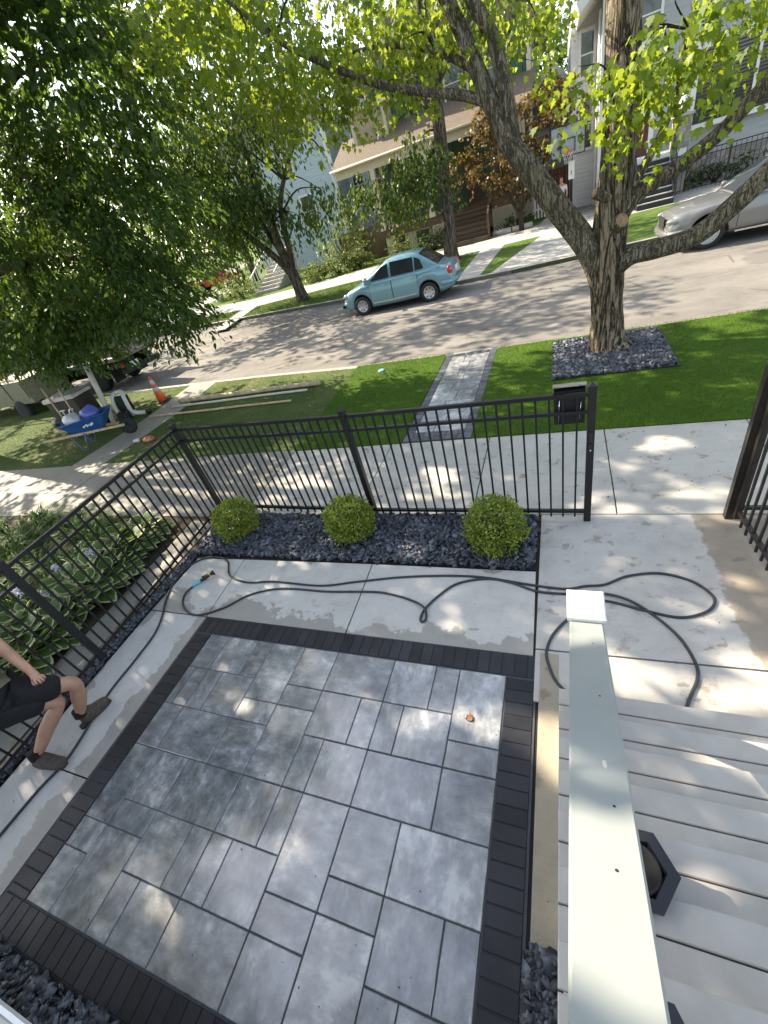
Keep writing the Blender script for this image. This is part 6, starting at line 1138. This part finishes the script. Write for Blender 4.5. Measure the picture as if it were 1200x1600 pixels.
bl_ = thing('bell_lamp', 'white bell shaped porch lamp standing on the stone pier', 'lamp', (4.5, 25.3, 2.63)); mb = MB(); mb.lathe([(.10, 2.632), (.10, 2.66), (.03, 2.68), (.03, 2.76)], (4.52, 25.28, 0), 12); obj('base', mb, M['black'], bl_); mb = MB(); mb.lathe([(.29, 2.76), (.27, 2.82), (.17, 2.98), (.13, 3.15), (.07, 3.25), (.01, 3.28)], (4.52, 25.28, 0), 20); obj('shade', mb, M['white'], bl_)
fence('metal_fence', 'low black picket fence before the grey house planting', [(4.05, 24.75), (6.2, 24.70), (8.4, 24.62), (10.6, 24.55)], 1.32, .155, pw=.03)
ga_ = thing('garage', 'white gabled garage behind the brown board fence', 'garage', (.4, 39, 0)); mb = MB(); mb.box((-2.6, 36.5, 0), (1.6, 43, 3.9)); obj('wall', mb, M['white_side'], ga_); mb = MB(); mb.prism([(-3.0, 3.9), (2.0, 3.9), (-.4, 6.4)], 36.2, 43.3, 0, XZ(0)); obj('roof', mb, M['darkshingle'], ga_); mb = MB(); mb.bar((-3.1, 36.12, 3.85), (-.4, 36.12, 6.5), .1, .3, 0, (0, 1, 0)) if False else mb.bar((-3.1, 36.14, 3.92), (-.4, 36.14, 6.52), .08, .28); mb.bar((2.1, 36.14, 3.92), (-.4, 36.14, 6.52), .08, .28); obj('barge_board', mb, M['white'], ga_)
bf = thing('board_fence', 'tall reddish brown board fence with a gate closing the paved drive', 'fence', (.4, 31.5, 0))
for i in range(17):
    mb = MB(); x = -1.4 + i * .18; mb.box((x, 31.45, .05), (x + .165, 31.475, 1.85 + .02 * (i % 2))); obj('board', mb, M['cedar'], bf)
for z in (.4, 1.5): mb = MB(); mb.box((-1.4, 31.476, z), (1.66, 31.52, z + .09)); obj('rail', mb, M['cedar'], bf)
sf = thing('board_fence', 'weathered brown board fence between the tall shrub and the green house', 'fence', (-11, 30, 0))
mb = MB(); mb.box((-13.2, 30.0, .0), (-9.95, 30.05, 1.75)); obj('panel', mb, M['fencewood'], sf)
for x in (-13.2, -11.6, -10.1): mb = MB(); mb.box((x - .06, 29.93, 0), (x + .06, 29.998, 1.85)); obj('post', mb, M['porchwood'], sf)
wf = thing('picket_fence', 'white picket fence section behind the bronze maple', 'fence', (-.9, 28.4, 0))
for i in range(6): mb = MB(); x = -1.2 + i * .16; mb.prism([(x, .05), (x + .09, .05), (x + .09, 1.35), (x + .045, 1.42), (x, 1.35)], 28.4, 28.43, 0, XZ(0)); obj('picket', mb, M['white'], wf)
for z in (.4, 1.1): mb = MB(); mb.box((-1.25, 28.431, z), (-.25, 28.47, z + .08)); obj('rail', mb, M['white'], wf)
bh = thing('basketball_hoop', 'black basketball hoop with clear backboard at the edge of the drive', 'basketball hoop', (.52, 25.2, 0))
mb = MB(); mb.tube([(.52, 25.2, .12), (.52, 25.2, 2.2), (.48, 25.0, 2.75)], .055, 10); obj('pole', mb, M['black'], bh); mb = MB(); mb.bbox((.25, 24.9, .015), (.85, 25.9, .17), .04); obj('base', mb, M['truckgrey'], bh)
bb = MB(); bb.box((-.28, 24.86, 2.42), (1.0, 24.88, 3.42)); bo = obj('backboard', bb, M['hoopglass'], bh); mb = MB()
for a_1, b_1 in (((-.3, 2.40), (1.02, 2.40)), ((-.3, 3.44), (1.02, 3.44)), ((-.3, 2.40), (-.3, 3.44)), ((1.02, 2.40), (1.02, 3.44)), ((.08, 2.55), (.64, 2.55)), ((.08, 2.98), (.64, 2.98)), ((.08, 2.55), (.08, 2.98)), ((.64, 2.55), (.64, 2.98))): mb.bar((a_1[0], 24.84, a_1[1]), (b_1[0], 24.84, b_1[1]), .03, .045, 0, (0, 1, 0))
obj('frame', mb, M['black'], bo)
mb = MB(); mb.tube([(.36 + .21 * math.cos(a), 24.60 + .21 * math.sin(a), 2.55) for a in np.linspace(0, 6.283, 20)], .014, 6, 0, False); mb.box((.28, 24.81, 2.48), (.44, 24.838, 2.60)); ri = obj('rim', mb, M['orange'], bh)
mb = MB()
for i in range(10):
    a = i * .628
    for s in (1, -1): mb.tube([(.36 + .21 * math.cos(a), 24.60 + .21 * math.sin(a), 2.55), (.36 + .15 * math.cos(a + s * .5), 24.60 + .15 * math.sin(a + s * .5), 2.32), (.36 + .12 * math.cos(a + s * .9), 24.60 + .12 * math.sin(a + s * .9), 2.15)], .006, 4)
obj('net', mb, M['white'], ri)
mb = MB(); mb.box((.40, 25.10, 1.55), (.64, 25.14, 2.2)); pd = obj('pole_pad', mb, M['white'], bh); mb = MB(); mb.box((.50, 25.093, 1.72), (.53, 25.0985, 1.86)); obj('mark', mb, M['black'], pd)
px = thing('person', 'person in white shirt and pale trousers standing by the basketball pole', 'person', (.14, 26.2, 0))
z_ = .93
sk = [(.14, 26.2, .80, .12), (.14, 26.2, 1.0, .115), (.13, 26.2, 1.2, .135), (.12, 26.2, 1.33, .11), (.12, 26.2, 1.42, .05), (.12, 26.17, 1.53, .085), (.12, 26.17, 1.63, .07), (.07, 26.2, .72, .085), (.05, 26.2, .42, .06), (.03, 26.22, .09, .042), (.04, 26.12, .04, .04), (.22, 26.2, .72, .085), (.24, 26.2, .42, .06), (.26, 26.22, .09, .042), (.27, 26.12, .04, .04), (-.06, 26.2, 1.30, .06), (-.12, 26.2, 1.04, .045), (-.08, 26.05, .85, .035), (.30, 26.2, 1.30, .06), (.36, 26.2, 1.04, .045), (.34, 26.05, .85, .035)]
ed = [(0, 1), (1, 2), (2, 3), (3, 4), (4, 5), (5, 6), (0, 7), (7, 8), (8, 9), (9, 10), (0, 11), (11, 12), (12, 13), (13, 14), (3, 15), (15, 16), (16, 17), (3, 18), (18, 19), (19, 20)]
skin('body', sk, ed, M['skin'], px, 1)
skin('shirt', [(.14, 26.2, .84, .135), (.14, 26.2, 1.0, .13), (.13, 26.2, 1.2, .15), (.12, 26.2, 1.32, .125), (-.06, 26.2, 1.29, .075), (-.10, 26.2, 1.12, .065), (.30, 26.2, 1.29, .075), (.34, 26.2, 1.12, .065)], [(0, 1), (1, 2), (2, 3), (3, 4), (4, 5), (3, 6), (6, 7)], M['whiteshirt'], px, 1)
skin('trousers', [(.14, 26.2, .82, .138), (.07, 26.2, .70, .098), (.05, 26.2, .42, .076), (.035, 26.215, .14, .06), (.22, 26.2, .70, .098), (.24, 26.2, .42, .076), (.255, 26.215, .14, .06)], [(0, 1), (1, 2), (2, 3), (0, 4), (4, 5), (5, 6)], M['denim'], px, 1)
skin('hair', [(.12, 26.19, 1.66, .078), (.12, 26.22, 1.58, .08)], [(0, 1)], M['hair'], px, 1)
ts = thing('street_sign', 'small white sign with a black letter T on a slim post by the leaning tree', 'sign', (-12.1, 21.2, 0)); mb = MB(); mb.tube([(-12.0, 21.2, 0), (-12.0, 21.2, 2.35)], .03, 8); obj('post', mb, M['steel'], ts); mb = MB(); mb.bbox((-12.2, 21.14, 1.45), (-11.8, 21.165, 2.15), .005); fc = obj('panel', mb, M['mark'], ts); text_mesh('T', .42, M['black'], 'letter', fc, Matrix.Translation((-12.0, 21.136, 1.72)) @ Matrix.Rotation(R(90), 4, 'X'), .002)
mb = MB()
for i in range(5): mb.box((-12.13 + i * .055, 21.1345, 2.02), (-12.10 + i * .055, 21.1385, 2.07))
obj('lettering', mb, M['black'], fc)
ps = thing('crossing_sign', 'orange diamond warning sign with a black walking figure at the far corner', 'sign', (-30.2, 33.6, 0)); mb = MB(); mb.tube([(-30.2, 33.6, 0), (-30.2, 33.6, 3.4)], .04, 8); obj('post', mb, M['steel'], ps)
fx = Matrix.Translation((-30.2, 33.5, 2.95)) @ Matrix.Rotation(R(-38), 4, 'Z') @ Matrix.Rotation(R(90), 4, 'X'); mb = MB(); mb.prism([(0, -.75), (.75, 0), (0, .75), (-.75, 0)], 0, .03, 0, fx); dp = obj('panel', mb, M['orangelamp'], ps)
mb = MB(); fy = fx @ Matrix.Translation((0, 0, .034))
for a_1, b_1, w_1 in (((0, .08), (.02, .28), .13), ((0, .10), (-.16, -.34), .08), ((.02, .08), (.18, -.32), .08), ((.03, .24), (.20, .06), .06), ((0, .24), (-.18, .10), .06)): mb.bar(fy @ Vector((*a_1, 0)), fy @ Vector((*b_1, 0)), w_1, .004, 0, fy.to_3x3() @ Vector((0, 0, 1)))
mb.prism([(.04 + .08 * math.cos(a), .38 + .08 * math.sin(a)) for a in np.linspace(0, 6.28, 12)[:-1]], 0, .004, 0, fy); obj('symbol', mb, M['black'], dp)
sb = thing('stone_edging', 'pale landscaping log edging beside the lattice and brown steps', 'edging', (-2.2, 26.0, 0)); mb = MB(); mb.tube([(-3.1, 26.1, .12), (-2.2, 25.95, .12)], .13, 10); mb.tube([(-2.15, 25.95, .12), (-1.2, 26.05, .12)], .13, 10); obj('log', mb, M['farpave'], sb)
